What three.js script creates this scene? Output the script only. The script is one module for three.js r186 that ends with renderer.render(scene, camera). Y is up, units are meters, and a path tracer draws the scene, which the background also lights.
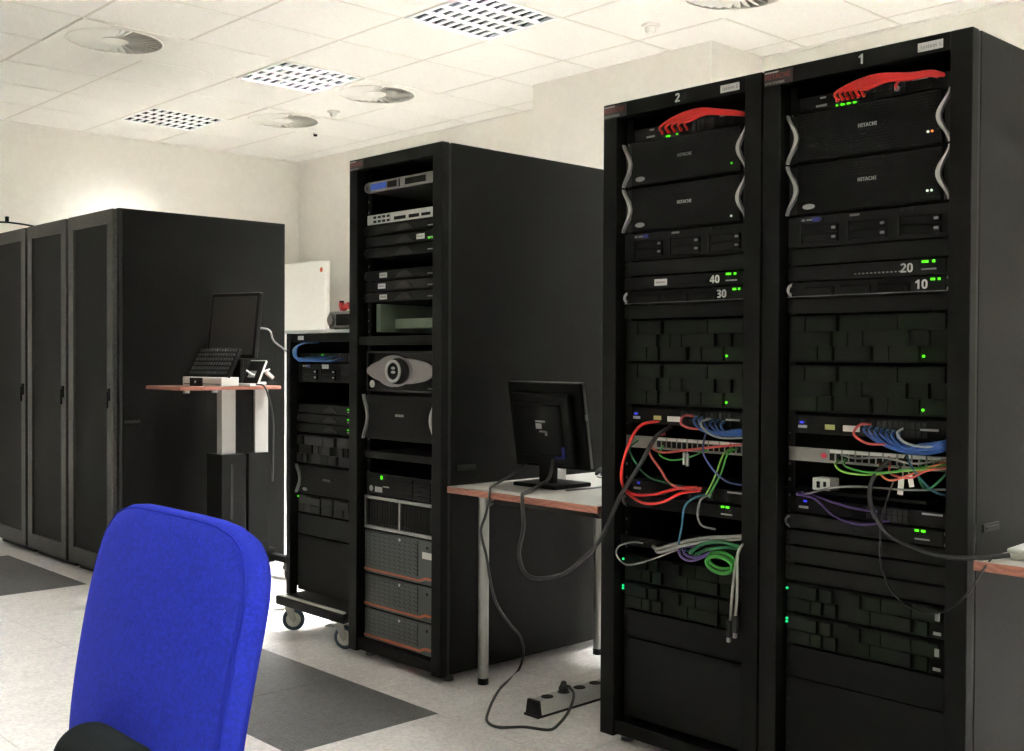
import * as THREE from 'three';
import { mergeGeometries } from 'three/addons/utils/BufferGeometryUtils.js';
import { RoundedBoxGeometry } from 'three/addons/geometries/RoundedBoxGeometry.js';
import { TextGeometry } from 'three/addons/geometries/TextGeometry.js';
import { FontLoader } from 'three/addons/loaders/FontLoader.js';
import { RectAreaLightUniformsLib } from 'three/addons/lights/RectAreaLightUniformsLib.js';

// ---------------------------------------------------------------- camera, light, exposure
RectAreaLightUniformsLib.init();
const scene = new THREE.Scene();
scene.background = new THREE.Color(0x000000);
const camera = new THREE.PerspectiveCamera(37.05, 1024 / 751, 0.05, 60);
camera.position.set(2.435, 1.237, 2.683);
camera.rotation.order = 'YXZ';
camera.rotation.set(-0.015, 0.817, 0.005);
const renderer = new THREE.WebGLRenderer({ antialias: true });
renderer.toneMapping = THREE.LinearToneMapping;
renderer.toneMappingExposure = 4.0;
renderer.shadowMap.enabled = true;
renderer.shadowMap.type = THREE.PCFSoftShadowMap;
const LAMP_COLOR = new THREE.Color().setRGB(1.0, 1.0, 0.97);
// [x, z, panel radiance] of every ceiling fitting; the row behind the cabinets burns brightest
const LAMPS = [
  [-5.7, -1.345, 165], [-3.9, -1.345, 1250], [-2.1, -1.345, 580], [-0.3, -1.345, 290], [1.5, -1.345, 130], [3.3, -1.345, 760],
  [-5.7, 2.392, 130], [-3.9, 2.392, 130], [-2.1, 2.392, 120], [-0.3, 2.392, 75], [1.5, 2.392, 75], [3.3, 2.392, 560],
];

// ---------------------------------------------------------------- helpers
const font = await new FontLoader().loadAsync('fonts/droid/droid_sans_bold.typeface.json');
let seed = 7;
const rnd = () => { seed = (seed * 1664525 + 1013904223) >>> 0; return seed / 4294967296; };
const used = {};
function numbered(name) { const n = used[name] = (used[name] ?? -1) + 1; return n ? name + '_' + String(n).padStart(3, '0') : name; }
const flat = (g) => { const o = g.index ? g.toNonIndexed() : g; for (const k of Object.keys(o.attributes)) if (!['position', 'normal', 'uv'].includes(k)) o.deleteAttribute(k); return o; };
function boxUV(g) {                                   // uv in metres, by the way a face points
  const p = g.attributes.position, n = g.attributes.normal, uv = new Float32Array(p.count * 2);
  for (let i = 0; i < p.count; i++) {
    const ax = Math.abs(n.getX(i)), ay = Math.abs(n.getY(i)), az = Math.abs(n.getZ(i));
    const [u, v] = ay >= ax && ay >= az ? [p.getX(i), p.getZ(i)] : ax >= az ? [p.getZ(i), p.getY(i)] : [p.getX(i), p.getY(i)];
    uv[2 * i] = u; uv[2 * i + 1] = v;
  }
  g.setAttribute('uv', new THREE.BufferAttribute(uv, 2));
  return g;
}
const merge = (list) => boxUV(Array.isArray(list) ? (list.length === 1 ? flat(list[0]) : mergeGeometries(list.map(flat))) : flat(list));
const box = (w, h, d, x = 0, y = 0, z = 0) => new THREE.BoxGeometry(w, h, d).translate(x, y, z);
const span = (x0, x1, y0, y1, z0, z1) => box(x1 - x0, y1 - y0, z1 - z0, (x0 + x1) / 2, (y0 + y1) / 2, (z0 + z1) / 2);
const rbox = (w, h, d, r, x = 0, y = 0, z = 0, s = 2) => new RoundedBoxGeometry(w, h, d, s, Math.min(r, w / 2.01, h / 2.01, d / 2.01)).translate(x, y, z);
const cyl = (r, h, x = 0, y = 0, z = 0, seg = 20, r2 = r) => new THREE.CylinderGeometry(r2, r, h, seg).translate(x, y, z);
const cylZ = (r, d, x = 0, y = 0, z = 0, seg = 20) => new THREE.CylinderGeometry(r, r, d, seg).rotateX(Math.PI / 2).translate(x, y, z);
const cylX = (r, d, x = 0, y = 0, z = 0, seg = 20) => new THREE.CylinderGeometry(r, r, d, seg).rotateZ(Math.PI / 2).translate(x, y, z);
const V = (a) => new THREE.Vector3(a[0], a[1], a[2]);
const tube = (pts, r, seg, rad = 7) => new THREE.TubeGeometry(new THREE.CatmullRomCurve3(pts.map(V), false, 'centripetal'), seg || pts.length * 8, r, rad);
const shapeOf = (pts) => { const s = new THREE.Shape(); pts.forEach(([x, y], i) => (i ? s.lineTo(x, y) : s.moveTo(x, y))); s.closePath(); return s; };
const extrude = (pts, d, z = 0, bevel = 0) => new THREE.ExtrudeGeometry(Array.isArray(pts) ? shapeOf(pts) : pts, { depth: d, bevelEnabled: bevel > 0, bevelSize: bevel, bevelThickness: bevel, bevelSegments: 2, curveSegments: 16 }).translate(0, 0, z);
const ellipse = (a, b, n = 40) => Array.from({ length: n }, (_, i) => [a * Math.cos(i / n * 2 * Math.PI), b * Math.sin(i / n * 2 * Math.PI)]);
function text(str, size, x, y, z, depth = 0.0012, align = 'center') {
  const g = new TextGeometry(str, { font, size, depth, curveSegments: 3, bevelEnabled: false });
  g.computeBoundingBox(); const w = g.boundingBox.max.x;
  return g.translate(x - (align === 'center' ? w / 2 : 0), y, z);
}
function mesh(name, geo, mat, parent) {
  const m = new THREE.Mesh(merge(geo), mat);
  m.name = parent ? name : numbered(name); m.castShadow = m.receiveShadow = true;
  (parent || scene).add(m);
  return m;
}
const tiny = (...a) => { const m = mesh(...a); m.userData.kind = 'stuff'; return m; };      // pieces too small to tell apart, joined
const each = (name, list, mat, parent) => list.map((g) => mesh(name, g, mat, parent));       // one mesh a piece
function share(name, geometry, mat, parent, x, y, z) {       // another piece that shares a ready geometry
  const m = new THREE.Mesh(geometry, mat); m.name = name; m.castShadow = m.receiveShadow = true; m.position.set(x, y, z); parent.add(m); return m;
}
function tag(o, label, category, group) { o.userData = { label, category }; if (group) o.userData.group = group; return o; }
function thing(name, label, category, [x, y, z] = [0, 0, 0], turn = 0, group) {
  const o = new THREE.Group(); o.name = numbered(name); scene.add(o); o.position.set(x, y, z); o.rotation.y = turn;
  return tag(o, label, category, group);
}
function struct(o) { o.userData.kind = 'structure'; return o; }
function sgroup(name) { const o = new THREE.Group(); o.name = name; scene.add(o); o.userData.kind = 'structure'; return o; }

// ---------------------------------------------------------------- textures and materials
function canvasTex(w, h, draw, srgb = true) {
  const c = document.createElement('canvas'); c.width = w; c.height = h; draw(c.getContext('2d'), w, h);
  const t = new THREE.CanvasTexture(c); t.wrapS = t.wrapT = THREE.RepeatWrapping; if (srgb) t.colorSpace = THREE.SRGBColorSpace; return t;
}
function dataTex(n, f, repeat, srgb = false) {         // f(i, j) gives 0..255 triple or a number
  const a = new Uint8Array(n * n * 4);
  for (let j = 0; j < n; j++) for (let i = 0; i < n; i++) {
    const v = f(i, j), k = (j * n + i) * 4, t = Array.isArray(v) ? v : [v, v, v];
    for (let c = 0; c < 3; c++) a[k + c] = Math.max(0, Math.min(255, t[c])); a[k + 3] = 255;
  }
  const t = new THREE.DataTexture(a, n, n); t.wrapS = t.wrapT = THREE.RepeatWrapping; t.magFilter = THREE.LinearFilter; t.minFilter = THREE.LinearMipmapLinearFilter; t.generateMipmaps = true;
  t.repeat.set(repeat, repeat); if (srgb) t.colorSpace = THREE.SRGBColorSpace; t.needsUpdate = true; return t;
}
function tiledNoise(n, cells) {                        // smooth value noise that tiles
  const g = Array.from({ length: cells * cells }, rnd), s = (t) => t * t * (3 - 2 * t);
  return (i, j) => {
    const x = i / n * cells, y = j / n * cells, x0 = Math.floor(x), y0 = Math.floor(y), u = s(x - x0), v = s(y - y0);
    const q = (a, b) => g[((b + cells) % cells) * cells + ((a + cells) % cells)];
    return (q(x0, y0) * (1 - u) + q(x0 + 1, y0) * u) * (1 - v) + (q(x0, y0 + 1) * (1 - u) + q(x0 + 1, y0 + 1) * u) * v;
  };
}
const nA = tiledNoise(512, 128), nB = tiledNoise(512, 32), nC = tiledNoise(512, 7);
const floorMap = dataTex(512, (i, j) => { const v = 222 + (nA(i, j) - .5) * 28 + (nB(i, j) - .5) * 8 + (nC(i, j) - .5) * 7 + (rnd() < .02 ? -34 : 0); return [v, v * .985, v * .972]; }, 0.9, true);
const darkMap = dataTex(512, (i, j) => { const v = 92 + (nA(i, j) - .5) * 26 + (nB(i, j) - .5) * 10 + ((i % 16 < 4 && j % 16 < 4) ? -34 : 0); return [v, v, v * .985]; }, 1.7, true);
const ceilMap = dataTex(512, (i, j) => { const v = 247 + (nA(i, j) - .5) * 9 + (rnd() < .015 ? -22 : 0); return [v, v * .99, v * .965]; }, 1.3, true);
const ceilBump = dataTex(512, (i, j) => 200 * nA(i, j), 1.3);
const wallMap = dataTex(512, (i, j) => { const v = 246 + (nB(i, j) - .5) * 3 + (nC(i, j) - .5) * 2 + (nA(i, j) - .5) * 3; return [v, v * .988, v * .95]; }, 0.55, true);
const powderMap = dataTex(256, (i, j) => 205 + (nA(i, j) - .5) * 50 + (nC(i, j) - .5) * 20, 2.2, true);
const powderBump = dataTex(256, (i, j) => 255 * nA(i, j), 6);
const hexHoles = (n, cells, light, dark) => (i, j) => {  // staggered round holes
  const s = n / cells, r = Math.floor(j / s), x = ((i + (r % 2 ? s / 2 : 0)) % s) / s - .5, y = (j % s) / s - .5;
  return x * x + y * y < .13 ? dark : light;
};
const perfMap = dataTex(256, hexHoles(256, 16, 255, 95), 8, true);      // 16 holes in 1/8 m
const perfBump = dataTex(256, hexHoles(256, 16, 255, 0), 8);
const diagMap = dataTex(256, (i, j) => { const a = ((i + 2 * j) % 64) / 64, b = (j % 32) / 32; return (a < .5 && b < .62) ? 95 : 255; }, 7.5, true);
const fabricMap = dataTex(256, (i, j) => { const w = ((i >> 1) + (j >> 1)) % 2 ? 14 : -14; return 222 + w + (nA(i, j) - .5) * 46; }, 5, true);
const fabricBump = dataTex(256, (i, j) => 128 + 90 * Math.sin(i * Math.PI / 2) * Math.sin(j * Math.PI / 2) + (nA(i, j) - .5) * 60, 5);
const woodMap = dataTex(256, (i, j) => { const g = Math.sin((j + nC(i, j) * 30) * .5) * .5 + nA(i * 1 | 0, (j * 4) % 512) * .8; return [130 + g * 20, 78 + g * 16, 62 + g * 14]; }, 3, true);

const std = (o) => new THREE.MeshStandardMaterial(o);
const phys = (o) => new THREE.MeshPhysicalMaterial(o);
const M = {
  floor: std({ map: floorMap, roughness: .38 }),
  darkTile: std({ map: darkMap, roughness: .6 }),
  seam: std({ color: 0x6b6863, roughness: .9 }),
  ceil: std({ map: ceilMap, roughness: .95, bumpMap: ceilBump, bumpScale: .0008 }),
  tbar: std({ color: 0xe2ddd0, roughness: .6 }),
  wall: std({ map: wallMap, roughness: .92 }),
  white: std({ color: 0xecebe4, roughness: .5 }),
  ventWhite: std({ color: 0xf5f2ea, roughness: .45 }),
  louver: std({ color: 0xf4f4f2, roughness: .35 }),
  blade: std({ color: 0x8d9096, roughness: .1, metalness: 1 }),
  tube: std({ color: 0xffffff, emissive: 0xeef3ff, emissiveIntensity: 2.5 }),
  rack: phys({ color: 0x131311, map: powderMap, roughness: .55, specularIntensity: .16, bumpMap: powderBump, bumpScale: .0002 }),
  rackIn: phys({ color: 0x0a0a09, roughness: .7, specularIntensity: .16 }),
  groove: std({ color: 0x101010, roughness: .8 }),
  cabFrame: phys({ specularIntensity: .3, color: 0x52514e, map: powderMap, roughness: .45 }),
  cabMesh: phys({ color: 0x181816, map: perfMap, roughness: .6, specularIntensity: .2, bumpMap: perfBump, bumpScale: .0008 }),
  black: phys({ color: 0x0d0d0c, roughness: .5, specularIntensity: .16 }),
  blackGloss: phys({ color: 0x0e0e0e, roughness: .25, specularIntensity: .16 }),
  panel: phys({ color: 0x121210, roughness: .6, specularIntensity: .16 }),
  gear: phys({ color: 0x10100f, roughness: .55, specularIntensity: .16 }),
  gearGrey: phys({ color: 0x2a2a28, roughness: .5, specularIntensity: .16 }),
  perf: phys({ color: 0x131311, map: perfMap, roughness: .6, bumpMap: perfBump, bumpScale: .001, specularIntensity: .16 }),
  silver: std({ color: 0xa8a8a6, roughness: .32, metalness: .65 }),
  paleSilver: std({ color: 0xb4b7b1, roughness: .45 }),
  steel: std({ color: 0x787874, roughness: .38, metalness: .75 }),
  zinc: std({ color: 0x94948f, roughness: .4, metalness: .8 }),
  sticker: std({ color: 0xb8b8b2, roughness: .6 }),
  ink: std({ color: 0x7e7e7a, roughness: .8 }),
  whiteText: std({ color: 0xc8c8c4, roughness: .6 }),
  dimText: std({ color: 0x8f8f8b, roughness: .6 }),
  redText: std({ color: 0x6e2725, roughness: .6 }),
  plate: std({ color: 0x1f1615, roughness: .5 }),
  ledGreen: std({ color: 0x2a7a18, emissive: 0x59ff1e, emissiveIntensity: 0.39 }),
  ledTeal: std({ color: 0x0d6a3a, emissive: 0x14e07a, emissiveIntensity: 0.30 }),
  ledAmber: std({ color: 0x8a4b10, emissive: 0xff8a4a, emissiveIntensity: 0.36 }),
  ledBlue: std({ color: 0x2030a0, emissive: 0x3b46ff, emissiveIntensity: 0.24 }),
  ledWhite: std({ color: 0xcfd8cc, emissive: 0xdfe9d8, emissiveIntensity: 0.18 }),
  blockA: phys({ color: 0x12160f, roughness: .55, specularIntensity: .16 }), blockB: phys({ color: 0x131411, roughness: .55, specularIntensity: .16 }), blockC: phys({ color: 0x12190d, roughness: .55, specularIntensity: .16 }), blockBack: phys({ color: 0x0b0d09, roughness: .6, specularIntensity: .16 }),
  storage: std({ color: 0x303633, roughness: .5 }),
  storageMesh: std({ color: 0x343a37, map: diagMap, roughness: .55 }),
  orange: std({ color: 0x9c4a24, roughness: .4 }),
  blueLcd: std({ color: 0x2d50b8, roughness: .25 }),
  vga: std({ color: 0x1d1f78, roughness: .5 }),
  eyeGrey: std({ color: 0x6a6664, roughness: .4, metalness: .3 }),
  chairBlue: phys({ color: 0x1f2a94, map: fabricMap, bumpMap: fabricBump, bumpScale: .0007, roughness: .95, sheen: .15, sheenRoughness: .6, sheenColor: new THREE.Color(0x4a55ff), specularIntensity: .16 }),
  chairBlack: phys({ specularIntensity: .2, color: 0x141817, map: fabricMap, bumpMap: fabricBump, bumpScale: .0006, roughness: .9 }),
  plastic: phys({ color: 0x0f1010, roughness: .45, specularIntensity: .4 }),
  rubber: std({ color: 0x0f1113, roughness: .7 }),
  blueRubber: std({ color: 0x22384e, roughness: .6 }),
  tableTop: std({ color: 0xaeaca6, roughness: .42 }),
  wood: std({ map: woodMap, roughness: .5 }),
  greenTray: std({ color: 0x8b9a86, roughness: .4, metalness: .5 }),
  screen: std({ color: 0x2a2725, roughness: .3 }),
  keycap: std({ color: 0x121111, roughness: .6 }),
  cRed: std({ color: 0xb81815, roughness: .45 }), cBlue: std({ color: 0x1a4684, roughness: .45 }), cWhite: std({ color: 0x868680, roughness: .45 }),
  cGreen: std({ color: 0x2c7e2c, roughness: .45 }), cLime: std({ color: 0x68973a, roughness: .45 }), cPurple: std({ color: 0x47316a, roughness: .45 }), cOrange: std({ color: 0xa85236, roughness: .45 }),
  cPink: std({ color: 0xa83c3a, roughness: .45 }), cTeal: std({ color: 0x235868, roughness: .45 }), cGrey: std({ color: 0x6a6a68, roughness: .45 }), cBlack: std({ color: 0x161616, roughness: .5 }), cDarkGreen: std({ color: 0x175c34, roughness: .45 }), cNavy: std({ color: 0x283262, roughness: .45 }),
  greyPaint: std({ color: 0x8e8c88, roughness: .5 }),
  offWhite: std({ color: 0xb4b4ae, roughness: .5 }),
  poleRed: std({ color: 0xb4442c, roughness: .5 }),
};

// ---------------------------------------------------------------- room shell
const X0 = -6.65, X1 = 4.2, Z0 = -3.08, Z1 = 4.57, CH = 3.07, TP = 0.622, TZ = 0.215;
const PX0 = -2.97, PX1 = -1.5, PZ = -2.57;
struct(mesh('wall_left', span(X0 - .15, X0, -.05, CH + .3, Z0 - .15, Z1 + .15), M.wall));
struct(mesh('wall_back', span(X0, X1, -.05, CH + .3, Z0 - .15, Z0), M.wall));
struct(mesh('wall_right', span(X1, X1 + .15, -.05, CH + .3, Z0 - .15, Z1 + .15), M.wall));
struct(mesh('wall_front', span(X0, X1, -.05, CH + .3, Z1, Z1 + .15), M.wall));
struct(mesh('wall_pillar', span(PX0, PX1, 0, CH, Z0, PZ), M.wall));
struct(mesh('trim_1', [span(PX1, X1, CH - .012, CH, Z0, Z0 + .012), span(X0 + .012, PX0, CH - .012, CH, Z0, Z0 + .012), span(X0, X0 + .012, CH - .012, CH, Z0, Z1)], M.wall));
{
  const g = sgroup('floor');
  mesh('subfloor', span(X0 - .15, X1 + .15, -.12, -.012, Z0 - .15, Z1 + .15), M.seam, g);
  const xs = [X0], zs = [Z0];
  for (let x = -0.57 - .6 * 10; x < X1; x += .6) if (x > X0 + .02) xs.push(x);
  for (let z = .205 - .6 * 5; z < Z1; z += .6) if (z > Z0 + .02) zs.push(z);
  xs.push(X1); zs.push(Z1);
  const dark = [[-4.47, .5], [-3.87, .5], [-1.47, .5], [-.87, .5]], cache = {};
  for (let i = 0; i + 1 < xs.length; i++) for (let j = 0; j + 1 < zs.length; j++) {
    const cx = (xs[i] + xs[i + 1]) / 2, cz = (zs[j] + zs[j + 1]) / 2, w = xs[i + 1] - xs[i], d = zs[j + 1] - zs[j];
    const isDark = dark.some(([x, z]) => Math.abs(x - cx) < .2 && Math.abs(z - cz) < .2), v = Math.floor(rnd() * 3);
    const key = w.toFixed(3) + d.toFixed(3) + v;
    if (!cache[key]) { cache[key] = merge(box(w - .0022, .012, d - .0022, 0, -.006, 0)); const u = cache[key].attributes.uv; for (let k = 0; k < u.count; k++) u.setXY(k, u.getX(k) + v * .37, u.getY(k) + v * .21); }
    const m = share(isDark ? 'vented_floor_tile' : 'floor_tile', cache[key], isDark ? M.darkTile : M.floor, g, cx, 0, cz);
    if (isDark) m.userData.label = 'dark grey vented floor tile';
  }
}
const ventSpots = [[-3.9, TZ - TP / 2], [-3.9, TZ - 3.5 * TP], [-5.1, TZ - 3.5 * TP], [-0.9, TZ - 3.5 * TP]];
{
  const g = sgroup('ceiling');
  mesh('ceiling_slab', span(X0 - .15, X1 + .15, CH + .3, CH + .4, Z0 - .15, Z1 + .15), M.wall, g);
  const xs = [X0], zs = [Z0];
  for (let x = -6.6; x < X1 - .02; x += .6) if (x > X0 + .1) xs.push(x);
  for (let z = TZ - 5 * TP; z < Z1 - .02; z += TP) zs.push(z);
  xs.push(X1); zs.push(Z1);
  const holes = [...LAMPS, ...ventSpots], cache = {};
  for (let i = 0; i + 1 < xs.length; i++) for (let j = 0; j + 1 < zs.length; j++) {
    const cx = (xs[i] + xs[i + 1]) / 2, cz = (zs[j] + zs[j + 1]) / 2, w = xs[i + 1] - xs[i], d = zs[j + 1] - zs[j];
    if (holes.some(([x, z]) => Math.abs(x - cx) < .25 && Math.abs(z - cz) < .25)) continue;
    const v = Math.floor(rnd() * 3), key = w.toFixed(3) + d.toFixed(3) + v;
    if (!cache[key]) { cache[key] = merge(box(w - .018, .015, d - .018, 0, .0085, 0)); const u = cache[key].attributes.uv; for (let k = 0; k < u.count; k++) u.setXY(k, u.getX(k) + v * .29, u.getY(k) + v * .43); }
    share('ceiling_tile', cache[key], M.ceil, g, cx, CH, cz);
  }
  const bars = [];
  for (const x of xs.slice(1, -1)) bars.push(span(x - .0095, x + .0095, CH + .0035, CH + .03, Z0, Z1));
  for (const z of zs.slice(1, -1)) bars.push(span(X0, X1, CH + .0035, CH + .0299, z - .0095, z + .0095));
  mesh('ceiling_grid', bars, M.tbar, g);
}
// white door leaf standing open at the far corner
{
  const g = sgroup('door_1');
  mesh('door_leaf', rbox(.98, 2.07, .042, .004, -6.16, 1.04, -2.75), M.white, g);
  mesh('door_handle', [cylZ(.011, .09, -5.74, 1.04, -2.7), cylX(.01, .13, -5.8, 1.04, -2.66), cylZ(.026, .008, -5.74, 1.04, -2.725)], M.zinc, g);
  each('hinge', [cyl(.01, .1, -6.645, .3, -2.72), cyl(.01, .1, -6.645, 1.8, -2.72)], M.zinc, g);
  mesh('sticker', [cylZ(.022, .002, -5.735, 1.995, -2.7285)], std({ color: 0xc8552e, roughness: .6 }), g).userData.label = 'red round sticker';
}

// ---------------------------------------------------------------- ceiling fittings
{
  const names = { '-5.7_-1.345': 'farthest of the louvred lamps, above the mesh-door cabinets', '-3.9_-1.345': 'middle of the three louvred lamps in view', '-2.1_-1.345': 'nearest bright louvred lamp, above the open server rack' };
  const W = .582, D = .604, T = .04;
  for (const [x, z, power] of LAMPS) {
    const key = x + '_' + z, where = names[key];
    const t = thing('ceiling_lamp', where ? 'square recessed fluorescent lamp, ' + where : 'square recessed louvred fluorescent lamp outside the view', 'lamp', [x, CH, z], 0, where ? 'louvred ceiling lamps' : 'louvred ceiling lamps outside the view');
    mesh('housing', [span(-W / 2, W / 2, .13, .14, -D / 2, D / 2), span(-W / 2, -W / 2 + .006, .001, .13, -D / 2, D / 2), span(W / 2 - .006, W / 2, .001, .13, -D / 2, D / 2), span(-W / 2, W / 2, .001, .13, -D / 2, -D / 2 + .006), span(-W / 2, W / 2, .001, .13, D / 2 - .006, D / 2)], M.white, t);
    each('frame', [span(-W / 2, W / 2, -.002, .0005, -D / 2, -D / 2 + .022), span(-W / 2, W / 2, -.002, .0005, D / 2 - .022, D / 2), span(-W / 2, -W / 2 + .022, -.002, .0005, -D / 2, D / 2), span(W / 2 - .022, W / 2, -.002, .0005, -D / 2, D / 2)], M.louver, t);
    const iw = W - .044, id = D - .044, cx = iw / 4, cz = id / 9;
    const wedge = (len, b, t) => extrude([[-b, .003], [b, .003], [t, .003 + T], [-t, .003 + T]], len, -len / 2);
    const bladeG = merge(wedge(iw, .0125, .025).rotateY(Math.PI / 2)), stripG = merge(span(-iw / 2, iw / 2, .0024, .003, -.0123, .0123));
    const bladeL = merge(wedge(id, .023, .0355)), stripL = merge(span(-.0228, .0228, .0022, .0028, -id / 2, id / 2));
    for (let k = 1; k < 9; k++) { share('cross_louver', stripG, M.louver, t, 0, 0, -id / 2 + k * cz); share('cross_blade', bladeG, M.blade, t, 0, 0, -id / 2 + k * cz); }
    for (let k = 1; k < 4; k++) { share('long_louver', stripL, M.louver, t, -iw / 2 + k * cx, 0, 0); share('long_blade', bladeL, M.blade, t, -iw / 2 + k * cx, 0, 0); }
    const rimBlade = (len, b, t) => extrude([[-.01, .003], [b, .003], [t, .003 + T], [-.01, .003 + T]], len, -len / 2);
    mesh('edge_reflector', rimBlade(iw, .006, .019).rotateY(-Math.PI / 2).translate(0, 0, -id / 2), M.blade, t); mesh('edge_reflector', rimBlade(iw, .006, .019).rotateY(Math.PI / 2).translate(0, 0, id / 2), M.blade, t);
    mesh('edge_reflector', rimBlade(id, .006, .019).translate(-iw / 2, 0, 0), M.blade, t); mesh('edge_reflector', rimBlade(id, .006, .019).rotateY(Math.PI).translate(iw / 2, 0, 0), M.blade, t);
    for (let k = 0; k < 4; k++) mesh('fluorescent_tube', cylZ(.013, id, -iw / 2 + (k + .5) * cx, .1, 0, 12), M.tube, t);
    const l = new THREE.RectAreaLight(LAMP_COLOR, power, iw, id);
    l.position.set(x, CH + .06, z); l.rotation.x = -Math.PI / 2; l.castShadow = true; l.name = 'lamp_light'; scene.add(l);
  }
}
{
  const where = ['nearest left round swirl vent, over the mesh-door cabinets,', 'round swirl air vent beside the middle louvred lamp', 'farthest round swirl air vent, near the corner of the room', 'round swirl vent cut by the top edge,'];
  const R = .265, rim = new THREE.Shape(); rim.moveTo(-.297, -.308); rim.lineTo(.297, -.308); rim.lineTo(.297, .308); rim.lineTo(-.297, .308); rim.closePath();
  const hole = new THREE.Path(); hole.absarc(0, 0, R, 0, Math.PI * 2, true); rim.holes.push(hole);
  const plateG = merge(new THREE.ExtrudeGeometry(rim, { depth: .012, bevelEnabled: false, curveSegments: 40 }).rotateX(Math.PI / 2).translate(0, .006, 0));
  const ringG = merge(new THREE.TorusGeometry(R, .006, 8, 48).rotateX(Math.PI / 2).translate(0, -.006, 0));
  const finG = merge(box(R - .07, .0025, .037).rotateX(.4).translate((R + .075) / 2, .004, 0));
  const hubG = merge([cyl(.074, .012, 0, -.001, 0, 32, .06)]), backG = merge(cyl(R + .01, .01, 0, .262, 0, 40));
  const drumG = merge(new THREE.CylinderGeometry(R + .004, R + .004, .262, 40, 1, true).translate(0, .132, 0));
  ventSpots.forEach(([x, z], i) => {
    const t = thing('air_vent', where[i] + ' in a white plate', 'vent', [x, CH, z], 0, 'swirl vents in the ceiling');
    share('plate', plateG, M.ventWhite, t, 0, 0, 0); share('rim', ringG, M.ventWhite, t, 0, 0, 0); share('hub', hubG, M.ventWhite, t, 0, 0, 0); share('duct', backG, M.ventWhite, t, 0, 0, 0);
    const dm = share('drum', drumG, M.ventWhite, t, 0, 0, 0); dm.material.side = THREE.DoubleSide;
    for (let k = 0; k < 32; k++) share('fin', finG, M.ventWhite, t, 0, 0, 0).rotation.y = k / 32 * Math.PI * 2;
  });
  for (const [x, z, s, lab] of [[-1.55, -2.085, 1, 'white round smoke detector on the ceiling above the rack numbered 2'], [-4.57, -2.06, .9, 'small white smoke detector between two round swirl vents']]) {
    const t = thing('smoke_detector', lab, 'detector', [x, CH, z], 0, 'smoke detectors');
    mesh('base', cyl(.05 * s, .016, 0, -.008, 0, 28, .052 * s), M.ventWhite, t);
    mesh('sensor_head', [cyl(.026 * s, .022, 0, -.027, 0, 24, .034 * s), cyl(.02 * s, .008, 0, -.042, 0, 24, .026 * s)], M.ventWhite, t);
  }
  const t = thing('ceiling_sensor', 'tiny dark sensor on the ceiling below the farthest round vent', 'sensor', [-5.36, CH, -2.42]);
  mesh('base', cyl(.022, .012, 0, -.006, 0, 16), M.ventWhite, t); mesh('lens', cyl(.014, .014, 0, -.019, 0, 16, .018), M.black, t);
}

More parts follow.
